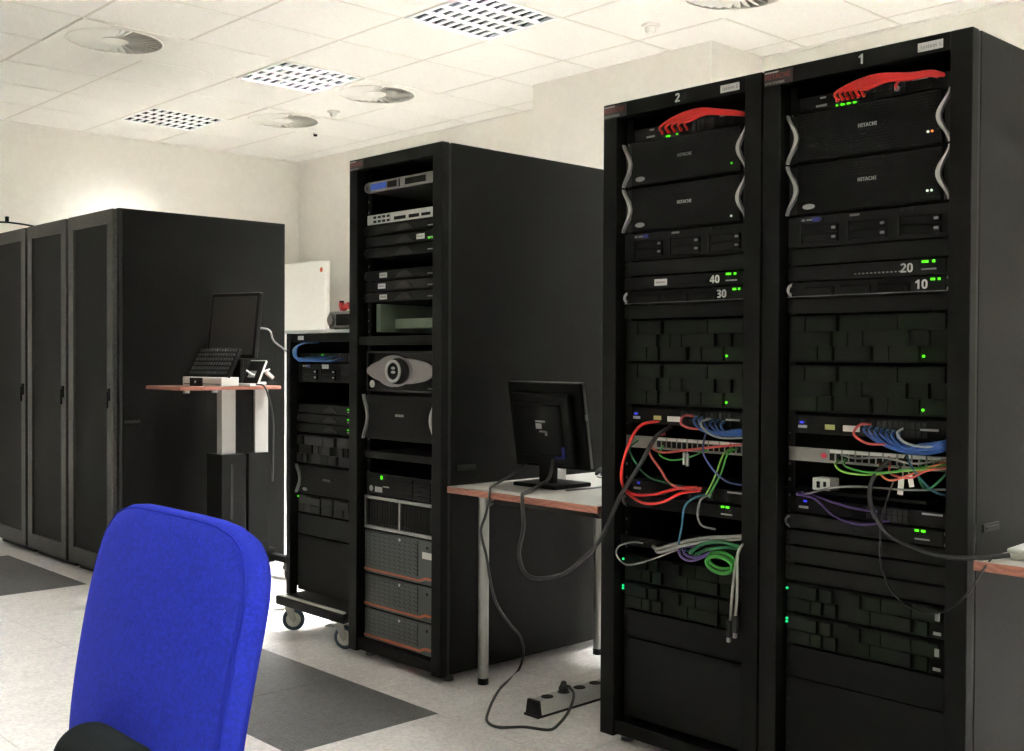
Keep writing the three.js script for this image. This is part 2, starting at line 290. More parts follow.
// ---------------------------------------------------------------- server racks
const rackLatch = (side) => [span(-.004, .004, -.01, .01, -.045, .045), span(.004 * side, .008 * side, -.003, .003, -.035, .035)].map((g) => g);
function makeRack(label, x0, opt = {}) {
  const W = opt.w || .6, H = 2.05, D = 1.0, S = .057;
  const t = thing('server_rack', label, 'rack', [x0, 0, 0]);
  mesh('stile', rbox(S, H - .03, .035, .003, S / 2, (H + .03) / 2, -.0175), M.rack, t);
  mesh('stile', rbox(S, H - .03, .035, .003, W - S / 2, (H + .03) / 2, -.0175), M.rack, t);
  mesh('header', rbox(W - 2 * S, .046, .033, .002, W / 2, H - .023, -.0175), M.rack, t);
  mesh('sill', rbox(W - 2 * S, .045, .03, .003, W / 2, .06, -.022), M.rack, t);
  for (const x of [.012, W - .012]) mesh('seam_strip', span(x - .01, x + .01, .035, H - .004, -.047, -.035), M.groove, t);
  for (const s of [0, 1]) {
    const p = mesh('side_panel', rbox(.02, H - .035, D - .05, .003, s ? W - .01 : .01, (H + .035) / 2, -(D + .05) / 2 + .003), M.rack, t);
    if (!opt.latch || opt.latch === s + 1) mesh('latch', rackLatch(s ? 1 : -1).map((g) => g.translate(s ? W + .001 : -.001, .82, -.125)), M.gearGrey, p);
  }
  mesh('roof_panel', span(.02, W - .02, H - .02, H - .002, -D, -.04), M.rack, t);
  mesh('floor_panel', span(.02, W - .02, .04, .055, -D, -.04), M.rackIn, t);
  mesh('rear_door', span(.02, W - .02, .055, H - .02, -D, -D + .02), M.rackIn, t);
  for (const s of [0, 1]) {
    const x = s ? W - .066 : .066, rail = mesh('mounting_rail', span(x - .012, x + .012, .055, H - .05, -.07, -.056), M.gear, t);
    const dots = []; for (let y = .1; y < H - .1; y += .0445) dots.push(box(.006, .008, .002, x + (s ? .005 : -.005), y, -.0555));
    tiny('cage_nuts', dots, M.steel, rail);
  }
  for (const [fx, fz] of [[.05, -.08], [W - .05, -.08], [.05, -D + .06], [W - .05, -D + .06]]) mesh('foot', [cyl(.022, .012, fx, .006, fz, 16), cyl(.008, .04, fx, .03, fz, 10)], M.steel, t);
  if (opt.number) mesh('rack_number', text(opt.number, .026, opt.nx, H - .036, .0002), M.whiteText, t);
  if (opt.sticker) { const s = mesh('sticker', rbox(.066, .022, .0012, .004, opt.sticker, H - .026, .0006), M.sticker, t); s.userData.label = 'white name sticker';
    mesh('sticker_text', text('System ' + opt.number, .0092, opt.sticker, H - .031, .0011, .0004), M.ink, s); }
  const pl = mesh('name_plate', rbox(.094, .04, .002, .001, .0505, H - .026, .0008), M.plate, t); pl.userData.label = 'dark red name plate';
  mesh('plate_text', [text('HITACHI', .0145, .006, H - .0285, .0017, .0004, 'left')], M.redText, pl);
  mesh('plate_text', [span(.006, .05, H - .0115, H - .0075, .0017, .0021), text('DATA SYSTEMS', .0066, .006, H - .0425, .0017, .0004, 'left')], M.dimText, pl);
  if (opt.crossbar) { const y = opt.crossbar; mesh('crossbar', rbox(W - 2 * S, .036, .02, .002, W / 2, y, -.02), M.rack, t); }
  return t;
}
const XR1 = .606, XR2 = 0, XM = -1.41;
makeRack('black open-front server rack with a white number two on its header', XR2, { number: '2', nx: .3, sticker: .492, latch: 1 });
makeRack('black open-front server rack with a white number one, nearest the camera', XR1, { number: '1', nx: .3, sticker: .492, latch: 2 });
makeRack('unnumbered black server rack with orange-trimmed boxes, left of the monitor table', XM, { crossbar: 1.307 });

// ---------------------------------------------------------------- rack equipment; local x from -.241 to .241, y from 0, z = 0 at the rack's front plane
const CX = -1.695 - .3, CZF = -.05;
const at = (xr, y, dz = 0) => [xr + .3, y, dz];
const FW = .482, FZ = -.04;
const earScrews = (h, z) => { const a = []; for (const s of [-1, 1]) for (const y of [h * .25, h * .75]) a.push(cylZ(.004, .003, s * .231, y, z + .001, 8)); return a; };
function body(t, h, depth = .7, mat = M.rackIn) {
  if (Math.abs(t.position.z - CZF) < 1e-6) depth = .52; mesh('chassis', span(-.215, .215, .002, h - .002, FZ - depth, FZ - .006), mat, t); }
function logo(t, str, size, x, y, z, mat = M.dimText) { mesh('lettering', text(str, size, x, y, z, .0012), mat, t); }

function blank(label, xr, y0, y1, z = 0, mat = M.panel) {
  const h = y1 - y0, t = thing('blanking_panel', label, 'panel', at(xr, y0, z));
  mesh('plate', rbox(FW, h - .003, .006, .0015, 0, h / 2, FZ - .003), mat, t);
  tiny('screw', earScrews(h, FZ), M.gearGrey, t);
  return t;
}
function handleShape(h, dir) {                      // silver bow that swells towards the middle of the bezel
  const a = [], b = [];
  for (let i = 0; i <= 20; i++) { const s = i / 20, bow = .03 * Math.pow(Math.sin(Math.PI * s), 1.7), w = .0018 + .0034 * Math.pow(Math.sin(Math.PI * s), 2); a.push([dir * (bow - w), s * h]); b.unshift([dir * (bow + w), s * h]); }
  const p = [...a, ...b]; return dir < 0 ? p.reverse() : p;
}
function bezel(label, xr, y0, y1, leds, oval, z = 0) {
  const h = y1 - y0, t = thing('disk_array', label, 'disk array', at(xr, y0, z));
  body(t, h);
  mesh('bezel', rbox(.418, h - .004, .022, .004, 0, h / 2, FZ - .002), M.perf, t);
  each('bezel_wing', [rbox(.03, h - .01, .012, .003, -.226, h / 2, FZ - .008), rbox(.03, h - .01, .012, .003, .226, h / 2, FZ - .008)], M.gearGrey, t);
  mesh('handle', extrude(handleShape(h - .006, 1), .012, 0, .001).translate(-.238, .003, FZ + .004), M.silver, t).userData.label = 'silver bow handle';
  mesh('handle', extrude(handleShape(h - .006, -1), .012, 0, .001).translate(.232, .003, FZ + .004), M.silver, t).userData.label = 'silver bow handle';
  mesh('badge', extrude(ellipse(.048, .011), .0025, FZ + .008), M.black, t).position.set(.005, h * .56, 0);
  mesh('lettering', text('HITACHI', .0098, .005, h * .56 - .0049, FZ + .0108, .0012), M.dimText, t);
  if (oval) { const o = mesh('oval_sticker', extrude(ellipse(.019, .0075), .0015, FZ + .009), M.dimText, t); o.position.set(-.17, .022, 0); }
  for (const [x, y, m] of leds) mesh('status_light', cylZ(.0032, .003, x, y, FZ + .01, 10), m, t);
  return t;
}
function serverBays(label, xr, y0, y1, opt = {}) {   // 2U server with three pairs of disk bays
  const h = y1 - y0, t = thing('rack_server', label, 'server', at(xr, y0, opt.z || 0));
  body(t, h);
  mesh('front', rbox(FW, h - .003, .01, .002, 0, h / 2, FZ - .005), M.gear, t);
  for (const bx of [-.138, .005, .152]) {
    for (const by of [.012, .037]) {
      const d = mesh('disk_bay', rbox(.108, .022, .008, .002, bx, by + .011, FZ + .002), M.black, t);
      mesh('bay_latch', rbox(.0125, .0075, .004, .002, bx + .043, by + .012, FZ + .007), opt.dim ? M.gearGrey : M.dimText, d);
    }
    mesh('bay_divider', box(.004, .052, .008, bx - .06, .036, FZ + .001), M.gearGrey, t);
  }
  const b = mesh('badge', extrude(ellipse(.036, .009), .003, FZ + .001), M.gearGrey, t); b.position.set(-.165, h - .012, 0);
  mesh('badge_text', [span(-.195, -.185, h - .015, h - .009, FZ + .004, FZ + .005), span(-.18, -.16, h - .014, h - .01, FZ + .004, FZ + .005)], M.dimText, t);
  mesh('badge_text', rbox(.03, .006, .002, .001, -.035, h - .0095, FZ + .001), M.dimText, t);
  mesh('vga_socket', rbox(.024, .011, .006, .002, -.15, h - .012, FZ + .004), M.vga, t).userData.label = 'blue video socket';
  each('button', [cylZ(.005, .003, .1, h - .008, FZ + .001, 10), cylZ(.005, .003, .13, h - .008, FZ + .001, 10)], M.gearGrey, t);
  if (opt.sticker) mesh('sticker', rbox(.05, .018, .0015, .001, -.02, h - .014, FZ + .002), M.sticker, t);
  return t;
}
function server1U(label, xr, y0, y1, opt = {}) {
  const h = y1 - y0, t = thing('rack_server', label, 'server', at(xr, y0, opt.z || 0));
  body(t, h, .65);
  mesh('front', rbox(.44, h - .003, .012, .002, 0, h / 2, FZ - .004), opt.mat || M.gear, t);
  each('ear', [rbox(.022, h - .004, .006, .001, -.23, h / 2, FZ - .003), rbox(.022, h - .004, .006, .001, .23, h / 2, FZ - .003)], M.gear, t);
  if (opt.ears) for (const s of [-1, 1]) mesh('ear_handle', new THREE.TorusGeometry(.014, .0045, 8, 16, Math.PI).rotateZ(s > 0 ? -Math.PI / 2 : Math.PI / 2).translate(s * .2245, h / 2, FZ + .002), opt.ears, t);
  if (opt.arc) { const pts = []; for (let i = 0; i <= 14; i++) pts.push([-.06 + .12 * i / 14, h * .2 + h * .6 * Math.sin(Math.PI * i / 14)]); mesh('grille', extrude(pts, .002, FZ + .002).translate(.02, 0, 0), opt.arc, t); }
  if (opt.vents) tiny('vent_slots', Array.from({ length: 12 }, (_, i) => box(.006, .0035, .002, -.03 + i * .0115, h * .3, FZ + .0025)), opt.vents === 1 ? M.dimText : M.black, t);
  if (opt.bays) for (const bx of [-.14, -.03, .08]) { const d = mesh('disk_bay', rbox(.09, h * .52, .005, .002, bx, h * .36, FZ + .003), M.black, t); mesh('bay_latch', box(.006, .006, .003, bx + .035, h * .3, FZ + .006), M.gearGrey, d); }
  if (opt.num) mesh('number_sticker', text(opt.num, .0235, opt.nx, h * .5 - .012, FZ + .0025), M.whiteText, t).userData.label = 'white stick-on number';
  if (opt.sticker !== undefined) { const s = mesh('sticker', rbox(.05, .02, .0015, .001, opt.sticker, h * .5, FZ + .003), M.sticker, t); mesh('sticker_text', [box(.036, .004, .001, opt.sticker, h * .5, FZ + .004)], M.ink, s); }
  (opt.leds || []).forEach(([x, y, w, m]) => mesh('status_light', rbox(w, .006, .003, .001, x, y, FZ + .003), m, t));
  if (opt.tag) mesh('lettering', box(.04, .004, .0015, opt.tag, h * .35, FZ + .003), M.dimText, t);
  if (opt.edge) mesh('silver_edge', box(FW, .0022, .004, 0, .003, FZ + .001), M.steel, t);
  return t;
}
const blockG = {};
function blocks(label, xr, y0, y1, rows, sparse, opt = {}) {   // bezel of square blocks standing out by different amounts
  const h = y1 - y0, t = thing('disk_array', label, 'disk array', at(xr, y0, opt.z || 0));
  body(t, h);
  mesh('bezel', rbox(.47, h - .004, .012, .002, 0, h / 2, FZ - .008), opt.back || M.blockBack, t);
  const keep = seed; seed = sparse ? 91 : opt.seed || 23;
  const rh = (h - .012) / rows, mats = opt.mats || [M.blockA, M.blockB, M.blockC];
  for (let r = 0; r < rows; r++) {
    let x = -.228;
    while (x < .215) {
      let w = [.03, .045, .045, .06, .085][Math.floor(rnd() * 5)]; if (x + w > .2) w = .228 - x; if (w < .015) break;
      const depth = sparse ? (rnd() < .4 ? .014 : .005) : [.005, .009, .014, .019][Math.floor(rnd() * 4)], cw = sparse && depth > .01 ? Math.min(w, .034) : w;
      const key = [cw.toFixed(3), rh.toFixed(4), depth].join();
      blockG[key] = blockG[key] || merge(box(cw - .0025, rh - .0025, depth));
      share('block', blockG[key], mats[Math.floor(rnd() * mats.length)], t, x + cw / 2, .006 + (r + .5) * rh, FZ - .003 + depth / 2);
      x += w;
    }
  }
  seed = keep;
  (opt.leds || [[.172, .02, M.ledGreen]]).forEach(([x, y, m]) => mesh('status_light', cylZ(.0036, .004, x, y, FZ + .019, 10), m, t));
  if (opt.white) each('sticker', opt.white.map(([x, y, w, q]) => box(w, q, .0015, x, y, FZ + .0185)), M.dimText, t);
  return t;
}
function netSwitch(label, xr, y0, y1, opt = {}) {
  const h = y1 - y0, t = thing('network_switch', label, 'switch', at(xr, y0, opt.z || 0));
  mesh('chassis', rbox(.44, h - .002, .3, .002, 0, h / 2, FZ - .162), M.gear, t);
  each('ear', [box(.03, h - .004, .003, -.228, h / 2, FZ - .012), box(.03, h - .004, .003, .228, h / 2, FZ - .012)], opt.pale ? M.paleSilver : M.gear, t);
  if (opt.pale) mesh('front', rbox(.44, h - .004, .006, .002, 0, h / 2, FZ - .011), M.paleSilver, t);
  const z = opt.pale ? FZ - .0075 : FZ - .011, [a, b, n] = opt.ports || [-.1, .12, 12], frames = [], holes = [];
  for (let r = 0; r < 2; r++) for (let i = 0; i < n; i++) {
    const x = a + (b - a) * (i + .5) / n, y = h * (.28 + .4 * r), w = (b - a) / n;
    frames.push(box(w * .9, h * .34, .003, x, y, z)); holes.push(box(w * .66, h * .24, .002, x, y, z + .0015));
  }
  tiny('port_row', frames, opt.frame || M.gearGrey, t); tiny('port_opening', holes, M.groove, t);
  (opt.plates || []).forEach(([x, y, w, q, m]) => mesh('label_plate', rbox(w, q, .002, .0008, x, y, z + .001), m || M.sticker, t));
  (opt.leds || []).forEach(([x, y, w, m]) => mesh('status_light', rbox(w, .0055, .003, .001, x, y, z + .001), m || M.ledGreen, t));
  if (opt.sfp) each('module_socket', [box(.022, .014, .003, opt.sfp, h * .35, z), box(.022, .014, .003, opt.sfp + .03, h * .35, z)], M.black, t);
  return t;
}
function patchPanel(label, xr, y0, y1, red) {
  const h = y1 - y0, t = thing('patch_bay', label, 'patch bay', at(xr, y0));
  mesh('plate', rbox(FW - .01, h, .006, .001, 0, h / 2, FZ - .01), M.steel, t);
  mesh('bracket', span(-.2, .2, h * .2, h * .8, FZ - .08, FZ - .013), M.gear, t);
  const g = []; for (let i = 0; i < 16; i++) g.push(box(.013, h * .5, .004, -.1 + i * .02, h * .45, FZ - .006));
  tiny('jack_row', g, M.black, t);
  tiny('label_strip', Array.from({ length: 8 }, (_, i) => box(.034, h * .22, .0015, -.09 + i * .04, h * .86, FZ - .0065)), M.sticker, t);
  if (red) mesh('red_mark', extrude([[-.011, 0], [0, .009], [.011, 0], [0, -.009]], .002, FZ - .007).translate(-.125, h * .5, 0), std({ color: 0xb8233a, roughness: .5 }), t);
  return t;
}
function cable(name, label, category, pts, r, mat, group, plugs, rad = 7) {
  if (!plugs) return tag(mesh(name, tube(pts, r, 0, rad), mat), label, category, group);
  const t = thing(name, label, category, [0, 0, 0], 0, group);
  mesh('cord', tube(pts, r, 0, rad), mat, t);
  for (const [p, w, h, d, m] of plugs) mesh('plug', rbox(w, h, d, .0015, p[0], p[1], p[2]), m || mat, t);
  return t;
}

for (const [xr, n, redPts] of [[XR1, '1', null], [XR2, '2', null]]) {
  const one = n === '1', R = one ? 'the rightmost rack' : 'the middle tall rack';
  netSwitch('black network switch under the red cable bundle in ' + R, xr, 1.924, 1.968, {
    ports: [-.1, .1, 12], sfp: .13,
    plates: [[-.145, .013, .034, .006, M.dimText], [-.14, .034, .018, .005, M.dimText], [.14, .037, .042, .006, M.sticker]],
    leds: one ? [[-.097, .006, .007], [-.08, .006, .012], [-.062, .006, .01], [-.044, .006, .009]] : [[-.075, .005, .016], [-.04, .007, .008]],
  });
  bezel('upper of two bow-handled disk arrays in ' + R, xr, 1.782, 1.922, one ? [[.173, .035, M.ledWhite], [.184, .035, M.ledAmber]] : [[.178, .03, M.ledGreen]], !one);
  bezel('lower of two bow-handled disk arrays in ' + R, xr, 1.638, 1.780, one ? [[.173, .03, M.ledWhite], [.184, .03, M.ledWhite]] : [[.178, .02, M.ledWhite]], true);
  serverBays('black two-unit server with six disk bays in ' + R, xr, 1.549, 1.636);
  blank('plain blanking panel right below the six-bay server in ' + R, xr, 1.5, 1.547);
  server1U((one ? 'slim server with the white number twenty in ' : 'slim server with the white number forty in ') + R, xr, 1.4555, 1.498, { num: one ? '20' : '40', nx: one ? .115 : .115, vents: one ? 1 : 2, sticker: one ? undefined : -.09, leds: [[.165, .034, .018, M.ledGreen], [.188, .034, .008, M.ledGreen]], tag: .175 });
  server1U((one ? 'slim server with the white number ten in ' : 'slim server with the white number thirty in ') + R, xr, 1.411, 1.4545, { num: one ? '10' : '30', nx: one ? .155 : .14, bays: true, ears: M.silver, edge: true, leds: [[.186, .033, .012, M.ledGreen], [.203, .033, .007, M.ledGreen]] });
  blank('plain blanking panel above the block arrays in ' + R, xr, 1.364, 1.409);
  blocks('upper tall disk array with a bezel of blocks in ' + R, xr, 1.2285, 1.362, 3, false);
  blocks('lower tall disk array with a bezel of blocks in ' + R, xr, 1.092, 1.2265, 3, false, { seed: one ? 23 : 23 });
  netSwitch('black network switch with blue cables below the block arrays in ' + R, xr, 1.032, 1.086, {
    ports: [-.02, .17, 12], frame: M.gearGrey,
    plates: [[-.195, .02, .028, .008, M.dimText], [-.11, .022, .03, .014, std({ color: 0xa9ad6c, roughness: .6 })], [-.045, .021, .05, .016, M.sticker], [.175, .028, .05, .006, M.dimText]], leds: [[-.198, .032, .012, M.ledBlue]],
  });
  patchPanel('silver patch panel amid the coloured cables in ' + R, xr, .956, .994, one);
  netSwitch('black network switch below the patch panel in ' + R, xr, .81, .854, {
    ports: [.0, .12, 8], plates: [[-.19, .017, .03, .007, M.dimText], [.185, .035, .055, .005, M.dimText]], leds: [[-.185, .034, .01, M.ledBlue]],
  });
  server1U('slim server with a pair of bright green lights in ' + R, xr, .766, .808, { ears: M.steel, leds: [[.15, .036, .011, M.ledGreen], [.168, .036, .011, M.ledGreen]], tag: .165, vents: 2 });
  if (one) {
    blank('topmost of three bare blanking panels in the lower half of the rightmost rack', xr, .72, .763);
    blank('middle of three bare blanking panels in the lower half of the rightmost rack', xr, .669, .7175);
    blank('lowest of three bare blanking panels in the lower half of the rightmost rack', xr, .619, .6665);
  } else {
    const t = thing('cable_shelf', 'dark vented shelf full of white and green cable coils in the middle tall rack', 'shelf', at(xr, .645));
    mesh('shelf_plate', rbox(.44, .006, .3, .002, 0, .003, FZ - .14), M.gear, t);
    mesh('shelf_lip', [rbox(FW, .03, .004, .001, 0, .015, FZ + .008)], M.gear, t);
    tiny('vent_slots', Array.from({ length: 9 }, (_, i) => box(.012, .003, .002, -.17 + i * .018, .018 + (i % 2) * .006, FZ + .0105)), M.gearGrey, t);
  }
  const wl = one ? { white: [[.215, .062, .012, .02], [.215, .02, .02, .008]] } : {};
  blocks('upper low disk array with sparse raised blocks in ' + R, xr, .53, .616, 2, true, { leds: [[-.222, .07, M.ledTeal]], ...wl });
  blocks('lowest disk array with sparse raised blocks in ' + R, xr, .44, .5265, 2, true, { leds: [[-.222, .075, M.ledTeal], [-.222, .066, M.ledTeal]], ...wl });
  blank('short dark blanking plate under the lowest disk array in ' + R, xr, .348, .437, -.004, M.gear);
  blank('large dark blanking plate at the foot of ' + R, xr, .09, .346, -.008, M.gear);
}

// cables of the numbered racks
const off = (pts, dx, dy, dz) => pts.map(([x, y, z], i) => [x + dx * i / pts.length, y + dy * Math.sin(Math.PI * i / (pts.length - 1)), z + dz]);
for (let k = 0; k < 6; k++) {
  const x = .812 + k * .0155, top = 1.985 - k * .0045;
  cable('patch_cable', 'red patch cable arching over the top switch in the rightmost rack', 'cable', [[x, 1.945, -.046], [x + .004, 1.955, -.026], [x + .045 - k * .003, top - .014, -.022 + k * .002], [.94 + k * .006, top, -.024], [1.03, 1.972 - k * .003, -.028], [1.09, 1.968 - k * .002, -.034], [1.12, 1.955, -.07]], .0038, M.cRed, 'red cables over the switch of the rightmost rack', [[[x, 1.943, -.05], .009, .009, .014, M.cRed]]);
}
cable('patch_cable', 'red cable with white collar at the right of the rightmost rack top switch', 'cable', [[.985, 1.943, -.044], [.99, 1.95, -.03], [1.01, 1.965, -.028], [1.06, 1.966, -.03], [1.11, 1.95, -.07]], .004, M.cRed, null, [[[.986, 1.944, -.046], .012, .012, .012, M.cWhite]]);
for (let k = 0; k < 5; k++) {
  const x = .205 + k * .024, top = 1.987 - k * .005;
  cable('patch_cable', 'red patch cable arching over the top switch in the middle tall rack', 'cable', [[x, 1.942, -.046], [x + .006, 1.952, -.026], [.27 + k * .018, top - .012, -.022 + k * .002], [.36 + k * .008, top, -.024], [.44, 1.972 - k * .003, -.028], [.5, 1.958 - k * .002, -.034], [.53, 1.948, -.07]], .0042, M.cRed, 'red cables over the switch of the middle tall rack', [[[x, 1.94, -.05], .009, .009, .014, M.cRed]]);
}
// rack 1, middle
for (let k = 0; k < 7; k++) {
  const x = .905 + k * .016, y = 1.06 - k * .002;
  cable('patch_cable', 'blue patch cable sagging from the middle switch of the rightmost rack', 'cable', [[x, y, -.046], [x + .004, y - .008, -.03], [x + .05, 1.025 - k * .002, -.016 + (k % 3) * .004], [1.05 + k * .004, 1.0 + k * .004, -.014 + (k % 2) * .006], [1.12, 1.008 + k * .004, -.02], [1.14, 1.02 + k * .003, -.05]], .0034, M.cBlue, 'blue cables of the rightmost rack', [[[x, y, -.05], .009, .01, .012, M.cTeal]]);
}
cable('patch_cable', 'white cable looping over the blue cables in the rightmost rack', 'cable', [[1.01, 1.06, -.046], [1.014, 1.05, -.012], [1.035, 1.031, -.003], [1.085, 1.02, -.002], [1.145, 1.028, -.05]], .0034, M.cWhite);
cable('patch_cable', 'orange-red cable looping in front of the blue cables in the rightmost rack', 'cable', [[.92, 1.068, -.046], [.905, 1.066, -.014], [.892, 1.044, -.008], [.931, 1.021, -.002], [.985, 1.02, -.006]], .0034, M.cPink);
[[[[.83, .966, -.04], [.838, .956, -.01], [.861, .942, 0], [.939, .938, .004], [1.014, .951, .002], [1.08, .962, 0], [1.13, .97, -.05]], M.cLime, 'lime green cable sagging below the patch panel in the rightmost rack'],
 [[[.85, .97, -.04], [.865, .957, -.01], [.9, .948, 0], [.97, .946, .004], [1.04, .958, .002], [1.13, .978, -.05]], M.cGreen, 'darker green cable sagging below the patch panel in the rightmost rack'],
 [[[.95, .966, -.04], [.977, .938, -.004], [1.007, .929, .004], [1.064, .951, .004], [1.13, .985, -.05]], M.cOrange, 'orange cable below the patch panel in the rightmost rack'],
 [[[.98, .97, -.04], [1.0, .946, -.004], [1.06, .94, .006], [1.1, .96, .004], [1.14, .97, -.05]], M.cPink, 'salmon cable beside the orange one in the rightmost rack'],
 [[[.84, .982, -.034], [.9, .978, -.014], [.98, .985, -.01], [1.06, .975, -.01], [1.14, .99, -.05]], M.cGrey, 'grey cable lying along the patch panel of the rightmost rack'],
 [[[1.03, 1.0, -.03], [1.057, .971, 0], [1.093, .933, .004], [1.12, .91, 0], [1.142, .895, -.05]], M.cTeal, 'teal cable slanting down to the right in the rightmost rack'],
 [[[1.07, .985, -.03], [1.08, .94, 0], [1.1, .915, .004], [1.125, .93, 0], [1.14, .97, -.05]], M.cDarkGreen, 'dark green loop at the right of the patch panel in the rightmost rack'],
 [[[.7, .865, -.05], [.723, .869, -.01], [.773, .872, 0], [.84, .856, .002], [.902, .846, 0], [.945, .838, -.04]], M.cPurple, 'upper purple cable reaching the lower switch of the rightmost rack'],
 [[[.7, .865, -.052], [.723, .866, -.008], [.782, .861, .002], [.847, .82, .006], [.918, .806, .004], [.98, .818, -.04]], M.cPurple, 'lower purple cable drooping over the lower switch of the rightmost rack'],
 [[[.71, .868, -.05], [.757, .872, 0], [.846, .897, .002], [.932, .906, .002], [1.05, .908, 0], [1.145, .914, -.05]], M.cGrey, 'thin grey cable spanning the gap under the patch panel in the rightmost rack'],
 [[[.985, .985, -.03], [.956, .924, .01], [.957, .862, .016], [1.009, .792, .02], [1.067, .772, .022], [1.155, .756, .024], [1.24, .763, .03], [1.31, .776, .0]], M.cBlack, 'black cable running out of the rightmost rack onto the right-hand table'],
 [[[1.03, .995, -.03], [1.01, .914, .008], [.989, .843, .012], [.982, .774, .012], [.983, .705, .006], [1.02, .64, .01], [1.08, .61, .014], [1.15, .615, .02], [1.22, .67, .035], [1.26, .73, .05], [1.28, .775, .02]], M.cBlack, 'thin black cable hanging over the blank panels of the rightmost rack'],
].forEach(([pts, m, lab], i) => cable('patch_cable', lab, 'cable', pts, i === 10 ? .0062 : i > 10 ? .0026 : .003, m));
{
  const t = thing('cable_tag', 'longer white paper tag dangling under the patch panel in the rightmost rack', 'tag', [1.032, .915, .002]); mesh('paper', rbox(.016, .042, .001, .0004), M.sticker, t); mesh('tie', box(.004, .02, .001, .002, .028, -.001), M.cWhite, t); t.rotation.z = -.08;
  const u = thing('cable_tag', 'shorter white paper tag dangling under the patch panel in the rightmost rack', 'tag', [1.059, .931, .002]); mesh('paper', rbox(.014, .03, .001, .0004), M.sticker, u); mesh('tie', box(.004, .02, .001, -.002, .022, -.001), M.cWhite, u); u.rotation.z = .2;
  const w = thing('socket_box', 'small white socket block under the patch panel of the rightmost rack', 'socket', [.77, .878, -.075]); mesh('case', rbox(.055, .034, .05, .003, 0, .017, 0), M.sticker, w); each('socket', [box(.01, .018, .003, -.008, .016, .0255), box(.008, .014, .003, .012, .018, .0255)], M.black, w);
  mesh('bracket', span(-.13, .3, -.01, -.002, -.05, .02), M.gear, w);
}
